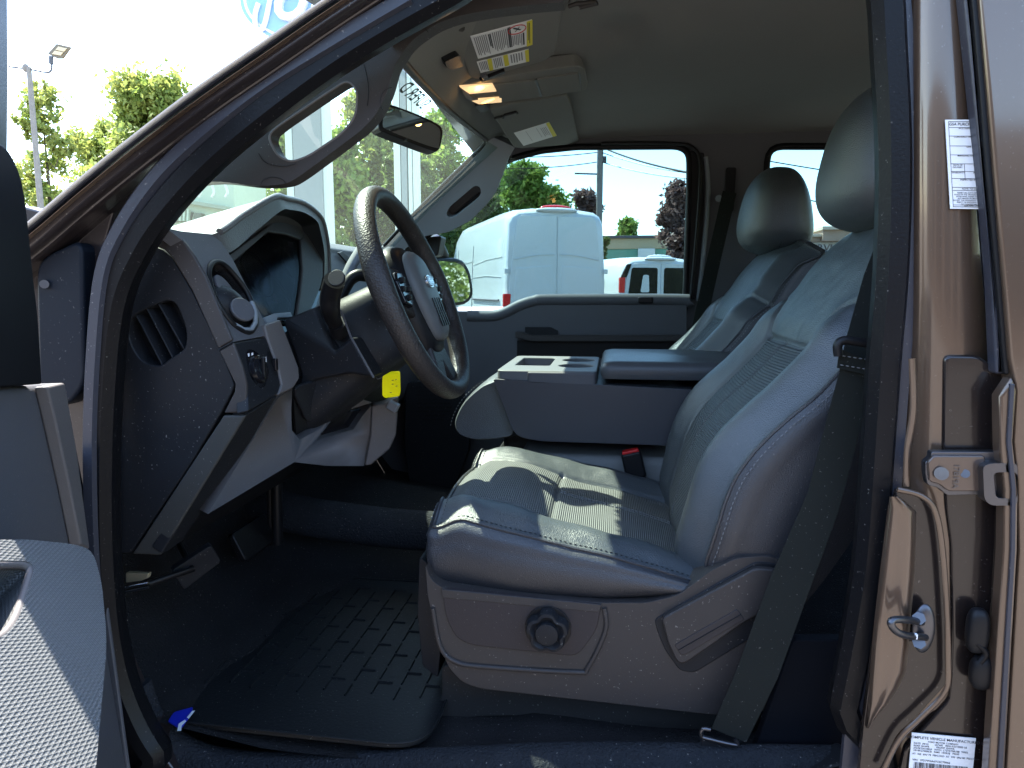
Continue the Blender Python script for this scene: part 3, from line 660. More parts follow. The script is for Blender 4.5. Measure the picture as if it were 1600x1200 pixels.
sweep('frame_edge', spl([p - YV * .02 for p in FS([(1078, 470), (1086, 380), (1092, 300), (1092, 250), (1080, 232), (1050, 226), (940, 226)])], 5), circ(.006, 8), PLBLACK, T)
plate('side_glass', FS([(560, 480), (560, 200), (1090, 200), (1090, 480)]) and [p + YV * .045 for p in FS([(640, 480), (640, 400), (700, 352), (748, 308), (775, 264), (800, 236), (830, 215), (1090, 215), (1090, 480)])], .004, GLASS, T, bevel=0, label='far front door window glass')
plate('side_glass', [p + YV * .045 for p in FS([(1170, 480), (1170, 215), (1620, 215), (1620, 480)])], .004, GLASS, T, bevel=0)
tube('inner_pillar_edge', spl([p - YV * .008 for p in FS([(1102, 246), (1106, 300), (1100, 380), (1090, 470)])], 5), .008, PLBLUE, T)
# belt guide on the far B pillar
plate('belt_slot', rnd([p - YV * .01 for p in FS([(1134, 262), (1150, 262), (1146, 330), (1130, 340)])], .008), .012, PLBLACK, T, bevel=.003)
tube('belt_anchor', [P(1123, 310, 2.47), P(1123, 310, 2.49)], .011, PLBLUE, T, n=20)
sweep('far_seat_belt', [P(1140, 300, 2.44), P(1112, 420, 2.42), P(1090, 520, 2.40)], [(-.022, -.001), (.022, -.001), (.022, .001), (-.022, .001)], BELT, T, up=(0, 1, 0))
0 and sweep('far_seat_belt', [P(1196, 250, 2.46), P(1172, 420, 2.44), P(1150, 520, 2.44)], [(-.028, -.001), (.028, -.001), (.028, .001), (-.028, .001)], PLDARK, T, up=(0, 1, 0))
# far door
fd = empty('far_door', (-.1, FY, 0), T, label='far front door panel with pale sill and handle recess')
pan = [P(x, y, FY - .05) for x, y in [(560, 487), (730, 487), (768, 487), (790, 481), (812, 470), (835, 463), (862, 461), (1060, 461), (1073, 464), (1073, 760), (560, 760)]]
plate('door_panel', pan[:1] + spl(pan[1:9], 4) + pan[9:], .10, PLGREY, fd, bevel=.03)
sweep('sill_roll', [p + YV * .012 - ZV * .017 for p in spl(pan[1:9], 4)], circ(.021, 16), PLGREY, fd)
sweep('pull_strap', [P(x, y, FY - .068) for x, y in [(806, 524), (815, 524), (830, 529), (1080, 529)]], [(-.008, -.012), (.012, -.012), (.012, .012), (-.008, .012)], PLBROWN, fd, up=(0, 1, 0))
plate('handle_pocket', [P(x, y, FY - .054) for x, y in [(808, 532), (1090, 532), (1090, 560), (808, 560)]], .003, PLBLACK, fd, bevel=0)
plate('switch_plate', rnd([P(x, y, FY - .058) for x, y in [(820, 511), (860, 511), (872, 517), (872, 524), (820, 524)]], .003), .01, PLDARK, fd, bevel=.002)
box('lock_knob', P(1009, 463, FY - .03), (.028, .02, .018), PLBLACK, fd, bevel=.004)
box('lock_knob', P(1009, 469, FY - .058), (.05, .01, .022), PLBLACK, fd, bevel=.006)
# speaker grille in the kick area of the far door
kp = rnd([P(x, y, 2.30) for x, y in [(632, 600), (650, 594), (722, 600), (735, 700), (700, 790), (640, 760), (630, 700)]], .03)
plate('speaker_cover', kp, .03, PLDARK, fd, bevel=.006)
sl_ = []
for i in range(9):
    y = 604 + i * 6.3
    for j in range(5):
        x0 = 650 + j * 11 + (i % 2) * 3
        if i > 6 and j in (0, 4): continue
        sl_.append([P(x0, y, 2.297), P(x0 + 9, y - .4, 2.297), P(x0 + 9, y + 2.2, 2.297), P(x0, y + 2.6, 2.297)])
quads('grille_slot', sl_, PLBLACK, fd)

# outside mirror on the far door
mc = P(714, 441, 2.78)
om = empty('wing_mirror', tuple(mc), T, label='far outside mirror reflecting green bushes')
mn = V((.965, -.42, .0)).normalized(); mr = V((0, 0, 1)).cross(mn).normalized()
mo = [PN(x, y, mc, mn) for x, y in [(672, 404), (690, 402), (715, 403), (727, 408), (736, 425), (741, 455), (738, 468), (728, 476), (700, 480), (672, 478)]]
plate('mirror_housing', rnd(mo, .02), .07, PLBLACK, om, bevel=.012)
mi = [PN(x, y, mc + mn * .003, mn) for x, y in [(675, 409), (693, 408), (713, 410), (724, 416), (731, 430), (735, 455), (732, 466), (724, 471), (700, 474), (675, 472)]]
plate('mirror_glass', rnd(mi, .014), .003, MIRROR, om, bevel=0)
tube('mirror_arm', [P(668, 385, 2.60), P(680, 378, 2.66), P(690, 400, 2.76)], .03, PLBLACK, om)
plate('mirror_arm_cover', rnd(FS([(655, 372), (690, 368), (684, 400), (665, 402)]), .01), .08, PLBLACK, om, bevel=.006)

# ---- rear-view mirror
rc = P(640, 200, 1.60); rv = empty('rearview_mirror', tuple(rc), T, label='black rear view mirror hanging on the windshield')
rn = (V((.70, -.71, .06))).normalized()
ro = [PN(x, y, rc, rn) for x, y in [(594, 176), (598, 168), (606, 163), (618, 165), (655, 179), (684, 193), (692, 203), (691, 218), (686, 234), (676, 235), (640, 222), (600, 206), (592, 198)]]
plate('mirror_shell', spl(ro, 3, True), .04, PLBLACK, rv, bevel=.012)
ri = [PN(x, y, rc + rn * .002, rn) for x, y in [(600, 176), (604, 168), (618, 169), (655, 183), (681, 196), (688, 206), (686, 228), (680, 231), (642, 218), (604, 202), (598, 194)]]
plate('mirror_glass', spl(ri, 3, True), .002, MIRROR, rv, bevel=0)
tube('mirror_stalk', [rc - rn * .03, P(600, 180, 1.64), P(585, 184, 1.66)], .012, PLBLACK, rv)
tube('mirror_tab', [P(622, 214, 1.60), P(628, 219, 1.60), P(638, 219, 1.59)], .004, PLBLACK, rv)
# ---- dashboard
ds = empty('dashboard', (-.8, 1.0, 0), T, label='two tone grey dashboard with instrument hood, round vent and light switch')
def DC(pts, Y=YD): return PL(pts, Y)
vent = rnd(DC([(197, 506), (215, 488), (262, 468), (276, 475), (291, 515), (290, 545), (262, 562), (250, 573), (222, 566), (205, 540)]), .012)
cap = DC([(150, 372), (205, 383), (240, 384), (256, 390), (268, 402), (300, 455), (345, 545), (362, 590), (366, 603), (360, 618), (346, 644), (300, 722), (204, 864), (140, 870)])
plate('end_cap', cap, .04, PLDARK, ds, holes=[vent], bevel=.003, label='dark end panel with side air vent')
plate('vent_back', [p + YV * .03 for p in vent], .004, PLBLACK, ds, bevel=0)
for a, b in (((212, 492), (254, 572)), ((228, 480), (270, 560)), ((246, 472), (287, 545))):
    A_, B_ = P(*a, YD + .004), P(*b, YD + .004)
    q = (B_ - A_).normalized().cross(YV)
    mk('vent_slat', [A_ + q * .0012, A_ - q * .0012, B_ - q * .0012, B_ + q * .0012, A_ + q * .004 + YV * .026, A_ - q * -.002 + YV * .026, B_ + q * .002 + YV * .026, B_ + q * .004 + YV * .026], [(0, 1, 2, 3), (4, 7, 6, 5), (0, 4, 5, 1), (2, 6, 7, 3), (0, 3, 7, 4), (1, 5, 6, 2)], PLDARK, ds, bevel=.0008)
# profile of the dash: band around the cap
E_ = dict(a=(232, 357), b=(262, 358), c=(290, 380), d=(322, 432), e=(363, 533), f=(383, 590), g=(385, 608), h=(383, 645), i=(255, 865))
t1 = DC([(205, 381), (222, 372), (232, 357), (262, 358), (278, 367), (290, 381), (305, 402), (322, 433), (363, 532), (341, 545), (300, 455), (268, 402), (256, 390), (240, 384)], YD - .006)
plate('trim_band', t1, .007, PLBROWN, ds, bevel=.003)
t2 = DC([(342, 548), (364, 535), (378, 572), (385, 600), (384, 645), (349, 646), (366, 612), (367, 600), (362, 590)], YD - .005)
plate('trim_band', t2, .007, PLBROWN, ds, bevel=.003)
OLIVE = pm('olive_grey_plastic', (.036, .036, .034), .5, bump=('n', 800, .5, .0006), dust=.3)
t3 = DC([(349, 649), (384, 649), (250, 868), (206, 866)], YD - .004)
plate('trim_band', t3, .007, OLIVE, ds, bevel=.003)
pp = {k: P(*v, YD) for k, v in E_.items()}
def face(name, pts, A, B, mat, holes=(), thick=.03, bevel=.003, dx=0, **k):
    A = A + V((dx, 0, 0)); B = B + V((dx, 0, 0))
    return plate(name, [PF(x, y, A, B) for x, y in pts], thick, mat, ds, holes=[[PF(x, y, A, B) for x, y in h] for h in holes], bevel=bevel, **k)
# upper face with the round vent
vh = [(326, 428), (329, 414), (337, 409), (350, 413), (365, 428), (385, 455), (397, 485), (400, 505), (392, 518), (380, 517), (362, 505), (345, 482), (332, 455)]
vhs = [(p.x, p.y) for p in spl([V((x, y, 0)) for x, y in vh], 3, True)]
face('vent_panel', [(262, 358), (280, 361), (330, 366), (345, 378), (362, 402), (412, 500), (418, 524), (364, 534), (322, 432), (290, 380)], pp['c'], pp['e'], PLGREY, holes=[vhs], thick=.02)
A, B = pp['c'], pp['e']
pn = (B - A).cross(YV).normalized(); pn = pn if pn.dot(C0 - A) > 0 else -pn
vc = PF(363, 462, A, B)
ring = [PF(x, y, A, B) for x, y in vhs]
sweep('vent_ring', ring, circ(.0045, 8), PLBLACK, ds, closed=True)
mk('vent_tube', [p for r in (ring, [p - pn * .05 for p in ring]) for p in r] + [vc - pn * .05], [(i, (i + 1) % len(ring), len(ring) + (i + 1) % len(ring), len(ring) + i) for i in range(len(ring))] + [(len(ring) + i, len(ring) + (i + 1) % len(ring), 2 * len(ring)) for i in range(len(ring))], PLBLACK, ds)
# swivelling vent ball
vb_ = empty('air_vent', tuple(vc), T, label='round swivelling dash air vent')
vu = (PF(335, 420, A, B) - PF(392, 510, A, B)).normalized(); vw = YV
ellipsoid('vent_ball', vc - pn * .020 - vu * .012, vu * .040, vw * .036, pn * .028, PLDARK, vb_)
fl = PF(372, 487, A, B)
plate('vent_flap', ellipse(fl + pn * .010, vu * .020 + vw * .004, vw * .021 + pn * .006, 24), .006, PLGREY, vb_, bevel=.002)
plate('vent_flap', ellipse(PF(357, 450, A, B) - pn * .003, vu * .025, vw * .018, 24), .006, PLGREY, vb_, bevel=.002)  # grey oval put in for the bright sunlit patch on the vent
sweep('vent_rim', [PF(x, y, A, B) + pn * .001 for x, y in [(366, 508), (380, 516), (391, 516), (398, 505), (398, 490), (392, 472)]], circ(.004, 8), PLBLUE, vb_)
# switch panel
face('switch_panel', [(366, 535), (418, 526), (436, 578), (441, 600), (436, 615), (388, 643), (386, 604), (378, 568)], pp['e'], pp['g'], PLDARK, thick=.02)
sw = [PF(x, y, pp['e'], pp['g']) for x, y in [(384, 548), (392, 544), (405, 552), (416, 572), (419, 594), (414, 606), (404, 607), (392, 592), (385, 570)]]
s1 = plate('switch_dish', spl(sw, 3, True), .006, GLOSSBLACK, ds, bevel=.002, ext=V((-.006, 0, 0)))
kn = PF(403, 577, pp['e'], pp['g']); pn2 = (pp['g'] - pp['e']).cross(YV).normalized(); pn2 = pn2 if pn2.x > 0 else -pn2
rings = [[kn + pn2 * h + YV * (r * math.cos(2 * math.pi * i / 20)) + pn2.cross(YV) * (r * 1.0 * math.sin(2 * math.pi * i / 20)) for i in range(20)] for h, r in ((0, .0225), (.006, .021), (.009, .016), (.0095, .008))]
loft('light_knob', rings, GLOSSBLACK, ds)
box('knob_grip', kn + pn2 * .010, (.007, .009, .034), PLBLACK, ds, bevel=.003)
quads('knob_mark', [[kn + pn2 * .0145 + YV * a + ZV * b for a, b in ((-.001, .008), (.001, .008), (.001, .016), (-.001, .016))], [PF(x, y, pp['e'], pp['g']) + pn2 * .002 for x, y in ((385, 553), (388, 552), (388, 557), (386, 558))], [PF(x, y, pp['e'], pp['g']) + pn2 * .002 for x, y in ((391, 552), (394, 551), (394, 555), (391, 556))]], PAPER, ds)
dm = [PF(x, y, pp['e'], pp['g']) for x, y in [(416, 548), (424, 547), (437, 580), (436, 590), (430, 590), (421, 568)]]
plate('dimmer_slot', rnd(dm, .003), .004, PLBLACK, ds, bevel=.001, ext=V((-.004, 0, 0)))
box('dimmer_wheel', PF(428, 570, pp['e'], pp['g']) + pn2 * .002, (.008, .009, .02), GLOSSBLACK, ds, bevel=.002)
# inner light strip between switch panel and column
face('inner_bezel', [(414, 507), (438, 499), (452, 535), (467, 575), (468, 592), (459, 606), (436, 617), (441, 600), (436, 576), (418, 525)], pp['e'], pp['g'], PLLIGHT, thick=.02, dx=.004)
# dark lower strip and knee panel
face('lower_strip', [(386, 648), (434, 618), (392, 690), (300, 822), (285, 845), (262, 862), (252, 866)], pp['h'], pp['i'], PLDARK, thick=.02)
KA, KB = P(434, 620, 1.12), P(325, 803, 1.12)
kn1 = [(434, 622), (457, 607), (455, 640), (456, 672), (468, 687), (500, 670), (512, 655), (517, 642), (534, 636), (494, 688), (552, 671), (566, 650), (580, 634), (578, 680), (569, 728), (510, 728), (460, 722), (325, 803)]
KN = V((.93, -.25, -.28)).normalized(); KO = P(434, 620, 1.10)
def K(x, y, off=0): return PN(x, y, KO + KN * off, KN)
plate('knee_panel', [K(*p) for p in kn1[:5]] + spl([K(*p) for p in kn1[4:9]], 3) + [K(*p) for p in kn1[9:]], .02, PLLIGHT, ds, bevel=.004, label='light grey panel under the steering column')
KE = K(580, 634); KN2 = V((.35, -.9, -.12)).normalized()
def K2(x, y): return PN(x, y, KE, KN2)
plate('knee_panel', [K2(x, y) for x, y in [(581, 634), (600, 631), (623, 620), (619, 680), (609, 702), (580, 727), (570, 728), (579, 680)]], .03, PLLIGHT, ds, bevel=.004)
box('lever_clip', K2(616, 634) - YV * .006, (.022, .02, .018), PLBLUE, ds, bevel=.003, M=Matrix.Rotation(.5, 3, 'Y'))
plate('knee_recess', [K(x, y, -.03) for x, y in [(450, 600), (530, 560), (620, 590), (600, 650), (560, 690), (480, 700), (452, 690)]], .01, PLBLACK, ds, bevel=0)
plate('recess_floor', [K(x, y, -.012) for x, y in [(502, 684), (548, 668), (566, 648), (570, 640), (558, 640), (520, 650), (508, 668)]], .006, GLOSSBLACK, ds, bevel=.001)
plate('recess_shade', [K(x, y, -.014) for x, y in [(463, 680), (512, 650), (540, 622), (470, 640), (466, 620), (458, 612)]], .006, PLBLACK, ds, bevel=.001)  # black sheet drawn in as the shade inside the recess
# column lower fairing
sweep('fairing_edge', [K(x, y, -.004) for x, y in [(508, 612), (530, 609), (545, 611)]], circ(.0025, 6), PLGREY, ds)
plate('fairing', spl([K(x, y, -.006) for x, y in [(462, 608), (500, 594), (545, 584), (580, 592), (570, 604), (548, 618), (520, 642), (500, 650), (482, 658), (472, 640)]], 3, True), .008, PLDARK, ds, bevel=.003)
plate('fairing', spl([K(x, y, -.004) for x, y in [(500, 622), (530, 612), (550, 612), (545, 620), (520, 640), (505, 630)]], 3, True), .004, PLGREY, ds, bevel=.002)
plate('bracket', [K(x, y, -.002) for x, y in [(560, 622), (582, 629), (548, 640), (542, 636)]], .006, PLLIGHT, ds, bevel=.001)

# instrument hood: arch swept from the near pillar to the centre
hoodo = [(262, 357, 1.00), (332, 366, 1.06), (380, 336, 1.16), (428, 308, 1.27), (448, 310, 1.34), (476, 318, 1.44), (500, 338, 1.53), (508, 360, 1.56), (513, 396, 1.58), (514, 450, 1.58)]
hoodi = [(330, 372, 1.06), (357, 395, 1.10), (400, 361, 1.20), (440, 329, 1.30), (455, 328, 1.35), (475, 332, 1.42), (494, 344, 1.49), (500, 358, 1.51), (507, 398, 1.53), (506, 450, 1.53)]
def hp3(l): return [P(x, y, Y) for x, y, Y in l]
O_, I_ = hp3(hoodo), hp3(hoodi)
back = [V((p.x - .24, p.y + (.0), 1.44 + (p.z - 1.44) * .50)) for p in O_]
def cs(l): return spl(l, 5)
Oc, Ic, Bc = cs(O_), cs(I_), cs(back)
def arch(name, A, B, mat, n=5, bow=None, **k):
    rings = []
    for a, b in zip(A, B): rings.append([a.lerp(b, i / n) + (bow * math.sin(math.pi * i / n) if bow else V()) for i in range(n + 1)])
    return loft(name, rings, mat, ds, closed=False, sharp=70, **k)
arch('instrument_hood', Oc, Bc, DASHTOP, n=8, bow=V((0, 0, .004)), label='curved instrument hood')
arch('hood_rim', Oc, Ic, DASHTOP, n=3)
sweep('hood_edge', Oc[6:], circ(.006, 8), DASHTOP, ds)
inn = [p + V((-.05, 0, -.012)) for p in Ic]
arch('hood_underside', Ic, [p + V((-.03, (1.32 - p.y) * .10, -.010)) for p in Ic], PLBLACK, n=2)
in1 = [p + V((-.03, (1.32 - p.y) * .10, -.010)) for p in Ic]
in2 = [p + V((-.045, (1.32 - p.y) * .34, -.034)) for p in Ic]
in3 = [p + V((-.085, (1.32 - p.y) * .40, -.040)) for p in Ic]
arch('cluster_bezel', in1, in2, PLBROWN, n=2)
arch('cluster_bezel', in2, in3, PLBROWN, n=2)
# cluster face
CF = [P(362, 412, 1.13), P(420, 362, 1.28), P(447, 368, 1.34), P(474, 380, 1.42), P(478, 420, 1.43), P(470, 470, 1.42), P(463, 500, 1.40), P(416, 500, 1.22), P(395, 470, 1.17)]
cn = V((.93, 0, .36)).normalized(); co = P(420, 430, 1.28) - V((.02, 0, 0))
cfp = [PN(x, y, co, cn) for x, y in [(352, 402), (424, 352), (455, 352), (500, 372), (506, 440), (480, 520), (408, 525), (380, 470)]]
plate('cluster_face', cfp, .02, GLOSSBLACK, ds, bevel=0)
for (x, y, r_) in ((402, 430, .045), (432, 470, .05), (455, 415, .04)):
    c = PN(x, y, co, cn) + cn * .003
    sweep('gauge_ring', ellipse(c, YV * r_, cn.cross(YV) * r_, 32), circ(.002, 6), PLDARK, ds, closed=True)
    text('gauge_numbers', '20  40  60', c + cn * .001 - YV * .03, YV, cn.cross(YV) * -1, .009, INKGREY, ds)
warm = PN(428, 478, co, cn) + cn * .004
text('warning_lights', '20\n30', PN(424, 466, co, cn) + cn * .004, YV, V((-.36, 0, .93)), .012, pm('faint_red_print', (.35, .14, .12), .5), ds)
plate('cluster_glass', [PN(x, y, co + cn * .03, cn) for x, y in [(362, 412), (420, 364), (447, 368), (474, 380), (478, 420), (470, 470), (463, 503), (416, 497), (395, 470)]], .002, CLUSTERGLASS, ds, bevel=0)
# bezel to the right of the glass and ledge below
plate('cluster_bezel', [PN(x, y, co + cn * .035, cn) for x, y in [(470, 376), (482, 352), (496, 356), (505, 398), (505, 432), (500, 452), (484, 490), (463, 500), (470, 452), (473, 420)]], .02, PLBROWN, ds, bevel=.003)
plate('cluster_bezel', [PN(x, y, co + cn * .036, cn) for x, y in [(412, 496), (430, 489), (455, 487), (458, 496), (434, 497), (434, 504), (419, 507)]], .02, PLBLUE, ds, bevel=.003)
plate('cluster_bezel', [PN(x, y, co + cn * .034, cn) for x, y in [(358, 398), (442, 336), (470, 340), (496, 352), (492, 366), (470, 374), (447, 366), (420, 362), (362, 412)]], .02, PLBROWN, ds, bevel=.003)
# centre and passenger part of the dash
sec = [(-.60, .98), (-.545, 1.06), (-.555, 1.25), (-.64, 1.42), (-.672, 1.478), (-.70, 1.492), (-.80, 1.515), (-1.0, 1.48), (-1.1, 1.30), (-1.0, 1.0)]
sec2 = [(-.74, 1.0), (-.68, 1.08), (-.70, 1.30), (-.755, 1.44), (-.785, 1.498), (-.80, 1.520), (-.90, 1.540), (-1.1, 1.47), (-1.15, 1.3), (-1.1, 1.0)]
def secr(s, Y): return [V((p.x, Y, p.z)) for p in spl([V((x, 0, z)) for x, z in s], 4, False)]
loft('dash_body', [secr(sec2, 1.57), secr(sec2, 2.0), secr(sec2, 2.46)], PLGREY, ds, sharp=50)
loft('dash_core', [secr([(x - .11, z - (.06 if z > 1.3 else 0)) for x, z in sec], 1.02), secr([(x - .11, z - (.06 if z > 1.3 else 0)) for x, z in sec], 1.58)], PLBLACK, ds)
tv = P(534, 392 + 12, 1.72)
pt = ellipse(P(533, 402, 1.70), YV * .05, V((-.02, 0, .03)), 20)
plate('speaker_vent', [PF(x, y, V((-.70, 0, 1.30)), V((-.755, 0, 1.44))) for x, y in [(526, 395), (532, 393), (546, 405), (548, 412), (540, 411)]], .004, PLBLACK, ds, bevel=.001, ext=V((.006, 0, 0)))
# seam lines on the end of the dash
sweep('dash_seam', DC([(341, 547), (364, 534), (418, 525)], YD - .0065)[:2], circ(.001, 5), PLBLACK, ds)

# ---- steering column, stalk, wheel
WC = V((-.362, 1.30, 1.392)); wu = V((-.366, 0, .93)).normalized(); wn_ = V((wu.z, 0, -wu.x)).normalized()
cl = empty('steering_column', tuple(WC), T, label='dark steering column shroud with turn signal stalk')
def W(px, py, off=0): return PN(px, py, WC + wn_ * off, wn_)
def colring(c, ry, rz, e=.55, n=24):
    out = []
    for i in range(n):
        a = 2 * math.pi * i / n; cs_, sn = math.cos(a), math.sin(a)
        out.append(c + YV * (math.copysign(abs(cs_) ** e, cs_) * ry) + wu * (math.copysign(abs(sn) ** e, sn) * rz))
    return out
ax = -wn_
loft('shroud', [colring(WC + ax * .035 + wu * -.03, .055, .05), colring(WC + ax * .05 + wu * -.03, .075, .075), colring(WC + ax * .13 + wu * -.045, .10, .085), colring(WC + ax * .24 + wu * -.07, .10, .095), colring(WC + ax * .34 + wu * -.09, .09, .10)], PLDARK, cl, sharp=40)
plate('shroud_cover', [P(x, y, Y) for x, y, Y in [(440, 500, 1.19), (490, 480, 1.2), (505, 470, 1.22), (500, 498, 1.2), (522, 550, 1.17), (548, 526, 1.17), (584, 590, 1.17), (545, 584, 1.18), (500, 592, 1.19), (465, 606, 1.19), (470, 585, 1.19), (458, 548, 1.19)]], .05, PLDARK, cl, bevel=.006)
sweep('shroud_edge', [P(x, y, 1.165) for x, y in [(532, 484), (548, 526), (584, 590)]], circ(.002, 6), PLGREY, cl)
stk = tube('signal_stalk', spl([P(x, y, Y) for x, y, Y in [(530, 512, 1.19), (521, 500, 1.16), (516, 480, 1.12), (517, 458, 1.10), (523, 438, 1.08)]], 6), .0155, GLOSSBLACK if False else PLBLACK, cl, n=20, scale=lambda t: .72 + .35 * min(1, t * 1.8))
tube('stalk_boot', [P(530, 520, 1.19), P(526, 504, 1.17)], .016, PLBLACK, cl)
sc_ = P(525, 434, 1.075); sax = (P(523, 438, 1.08) - P(518, 458, 1.10)).normalized()
plate('stalk_cap', ellipse(P(525, 433.5, 1.068), V((.0135, 0, 0)), V((0, .006, .0125)), 24), .006, PLDARK, cl, bevel=.001)
# top bracket / shift lever with its sunlit streak painted pale
sweep('shift_lever', spl([P(x, y, Y) for x, y, Y in [(536, 448, 1.36), (548, 418, 1.37), (566, 388, 1.38), (574, 378, 1.38)]], 5), circ(.010, 10, .016), PLBLUE, cl)
sweep('shift_lever', spl([P(x, y, Y) for x, y, Y in [(530, 468, 1.30), (545, 440, 1.32), (560, 430, 1.33), (576, 432, 1.34)]], 5), circ(.012, 10), PLBLACK, cl)
wl = empty('steering_wheel', tuple(WC), T, label='black steering wheel')
RR = .192
rimc = [WC + YV * (RR * math.cos(a)) + wu * (RR * math.sin(a)) for a in [2 * math.pi * i / 96 for i in range(96)]]
LEATHW = pm('wheel_grip', (.022, .019, .018), .46, spec=.35, bump=('v', 300, .6, .0012), dust=.15)
verts = []; faces = []; M_ = 18
for i, c in enumerate(rimc):
    a = 2 * math.pi * i / 96; rd_ = (YV * math.cos(a) + wu * math.sin(a))
    bulge = 1 + .10 * math.exp(-((math.sin(a) - .15) / .25) ** 2)
    for j in range(M_):
        b = 2 * math.pi * j / M_
        fing = .0014 * math.cos(a * 26) * max(0, -math.cos(b)) * (abs(math.sin(a)) < .9)
        verts.append(c + rd_ * ((.0165 * bulge + fing) * math.cos(b)) + wn_ * (.0195 * bulge * math.sin(b)))
for i in range(96):
    for j in range(M_): faces.append((i * M_ + j, i * M_ + (j + 1) % M_, ((i + 1) % 96) * M_ + (j + 1) % M_, ((i + 1) % 96) * M_ + j))
mk('rim', verts, faces, LEATHW, wl, sharp=80)
def wp(y, u, off): return WC + YV * y + wu * u + wn_ * off
# spokes
def spoke(pts, t, off, mat, name='spoke', bevel=.006): return plate(name, [wp(y, u, off) for y, u in pts], t, mat, wl, bevel=bevel, ext=-wn_ * t)
for s in (1, -1):
    spoke([(s * .05, .045), (s * .12, .05), (s * .185, .055), (s * .188, .0), (s * .178, -.05), (s * .12, -.03), (s * .05, -.05)][::s], .02, .002, LEATHW)
    q = spoke([(s * .085, .036), (s * .12, .036), (s * .135, .02), (s * .13, -.02), (s * .10, -.028), (s * .082, -.02)][::s], .012, .012, GLOSSBLACK, 'switch_pod', .004)
    for k in range(4):
        a = k * math.pi / 2
        box('switch_button', wp(s * .11 + .016 * math.cos(a), .004 + .016 * math.sin(a), .014), (.008, .013, .010), PLBLACK, wl, bevel=.002)
spoke([(-.04, -.05), (.04, -.05), (.05, -.12), (.07, -.18), (.03, -.19), (0, -.14), (-.03, -.19), (-.07, -.18), (-.05, -.12)], .02, .0, LEATHW)
# airbag cover: domed pad
PADM = pm('airbag_cover', (.085, .09, .092), .45, bump=('n', 700, .5, .0006))
pr = [(y * .85, u) for y, u in [(-.058, .058), (-.03, .072), (0, .076), (.03, .072), (.058, .058), (.074, .02), (.070, -.03), (.052, -.075), (.03, -.095), (-.03, -.095), (-.052, -.075), (-.070, -.03), (-.074, .02)]]
rings = []
for off, s in ((.008, 1.0), (.014, 1.02), (.020, .98), (.026, .88), (.029, .6), (.030, .25)):
    rings.append([wp(p.x * s, p.y * s - .012 * (1 - s), off) for p in spl([V((y, u, 0)) for y, u in pr], 3, True)])
loft('airbag_cover', rings, PADM, wl, sharp=60)
rings = [[wp(p.x * s, p.y * s, off) for p in spl([V((y, u, 0)) for y, u in pr], 3, True)] for off, s in ((-.05, 1.0), (-.04, 1.25), (-.014, 1.30), (.002, 1.18), (.010, 1.02), (.011, .8))]
loft('hub_cover', rings, PLBLACK, wl, sharp=60)
plate('badge_ring', ellipse(wp(0, .012, .0325), YV * .024, wu * .0125, 32), .005, CHROME, wl, bevel=.001, ext=-wn_ * .005)
bd = plate('badge', ellipse(wp(0, .012, .034), YV * .0215, wu * .0105, 32), .005, pm('badge_blue', (.30, .36, .42), .25, .4), wl, bevel=.001, ext=-wn_ * .005, label='small oval maker badge')
text('badge_script', 'Ford', wp(-.014, .007, .0344), YV, wu, .0145, CHROME, bd, shear=.3)
for y in (-.024, -.008, .008, .024): spoke([(y - .0018, -.02), (y + .0018, -.02), (y + .0018, -.075), (y - .0018, -.075)], .003, .0315, PLBLACK, 'pad_slot', 0)

# ---- floor, firewall, sill, pedals
FZ = .70
g = []; nx, ny = 60, 50
def floorz(x, y):
    z = FZ + .10 * math.exp(-((y - 1.95) / .28) ** 2) + .16 * max(0, (-.52 - x)) ** 1.0
    z += .42 * max(0, min(1, (-x - .80) / .30))
    z -= .012 * (x > -.85 and x < -.15 and y < 1.58)
    return z + .004 * math.sin(x * 17 + y * 9) * math.sin(y * 13)
for i in range(nx + 1):
    for j in range(ny + 1): x = -1.15 + 3.1 * i / nx; y = .96 + 1.54 * j / ny; g.append(V((x, y, floorz(x, y))))
mk('carpet', g, [(i * (ny + 1) + j, i * (ny + 1) + j + 1, (i + 1) * (ny + 1) + j + 1, (i + 1) * (ny + 1) + j) for i in range(nx) for j in range(ny)], CARPET, T, sharp=80)
box('firewall', (-1.15, 1.73, 1.0), (.04, 1.6, 1.0), PLBLACK, T)
box('rear_bulkhead', (1.98, 1.73, 1.0), (.04, 1.7, .9), PLDARK, T)
box('underfloor', (.4, 1.73, .58), (3.2, 1.7, .12), PLBLACK, T)
box('rear_side', (1.28, .90, 1.0), (1.5, .05, .9), PLDARK, T)
# rear side window band on our side is open glass
sill = PL([(243, 1178), (300, 1192), (420, 1206), (640, 1216), (900, 1228), (1180, 1240), (1330, 1190), (1345, 1330), (240, 1330)], .95)
plate('sill_plate', sill, .05, PLDARK, T, bevel=.008)
LITCARPET = pm('lit_carpet', (.022, .024, .028), .9, spec=.1, bump=('n', 220, 1., .006), var=.3, vscale=25, dust=.5)  # carpet tone lightened to paint in the light on sill and hump
sweep('sill_carpet_roll', spl([P(x, y, Y) for x, y, Y in [(205, 1075, .96), (240, 1150, .965), (330, 1198, .965), (480, 1206, .965), (700, 1200, .965), (900, 1192, .975), (1150, 1196, .985), (1320, 1200, .98)]], 5), circ(.03, 12, .022), LITCARPET, T)
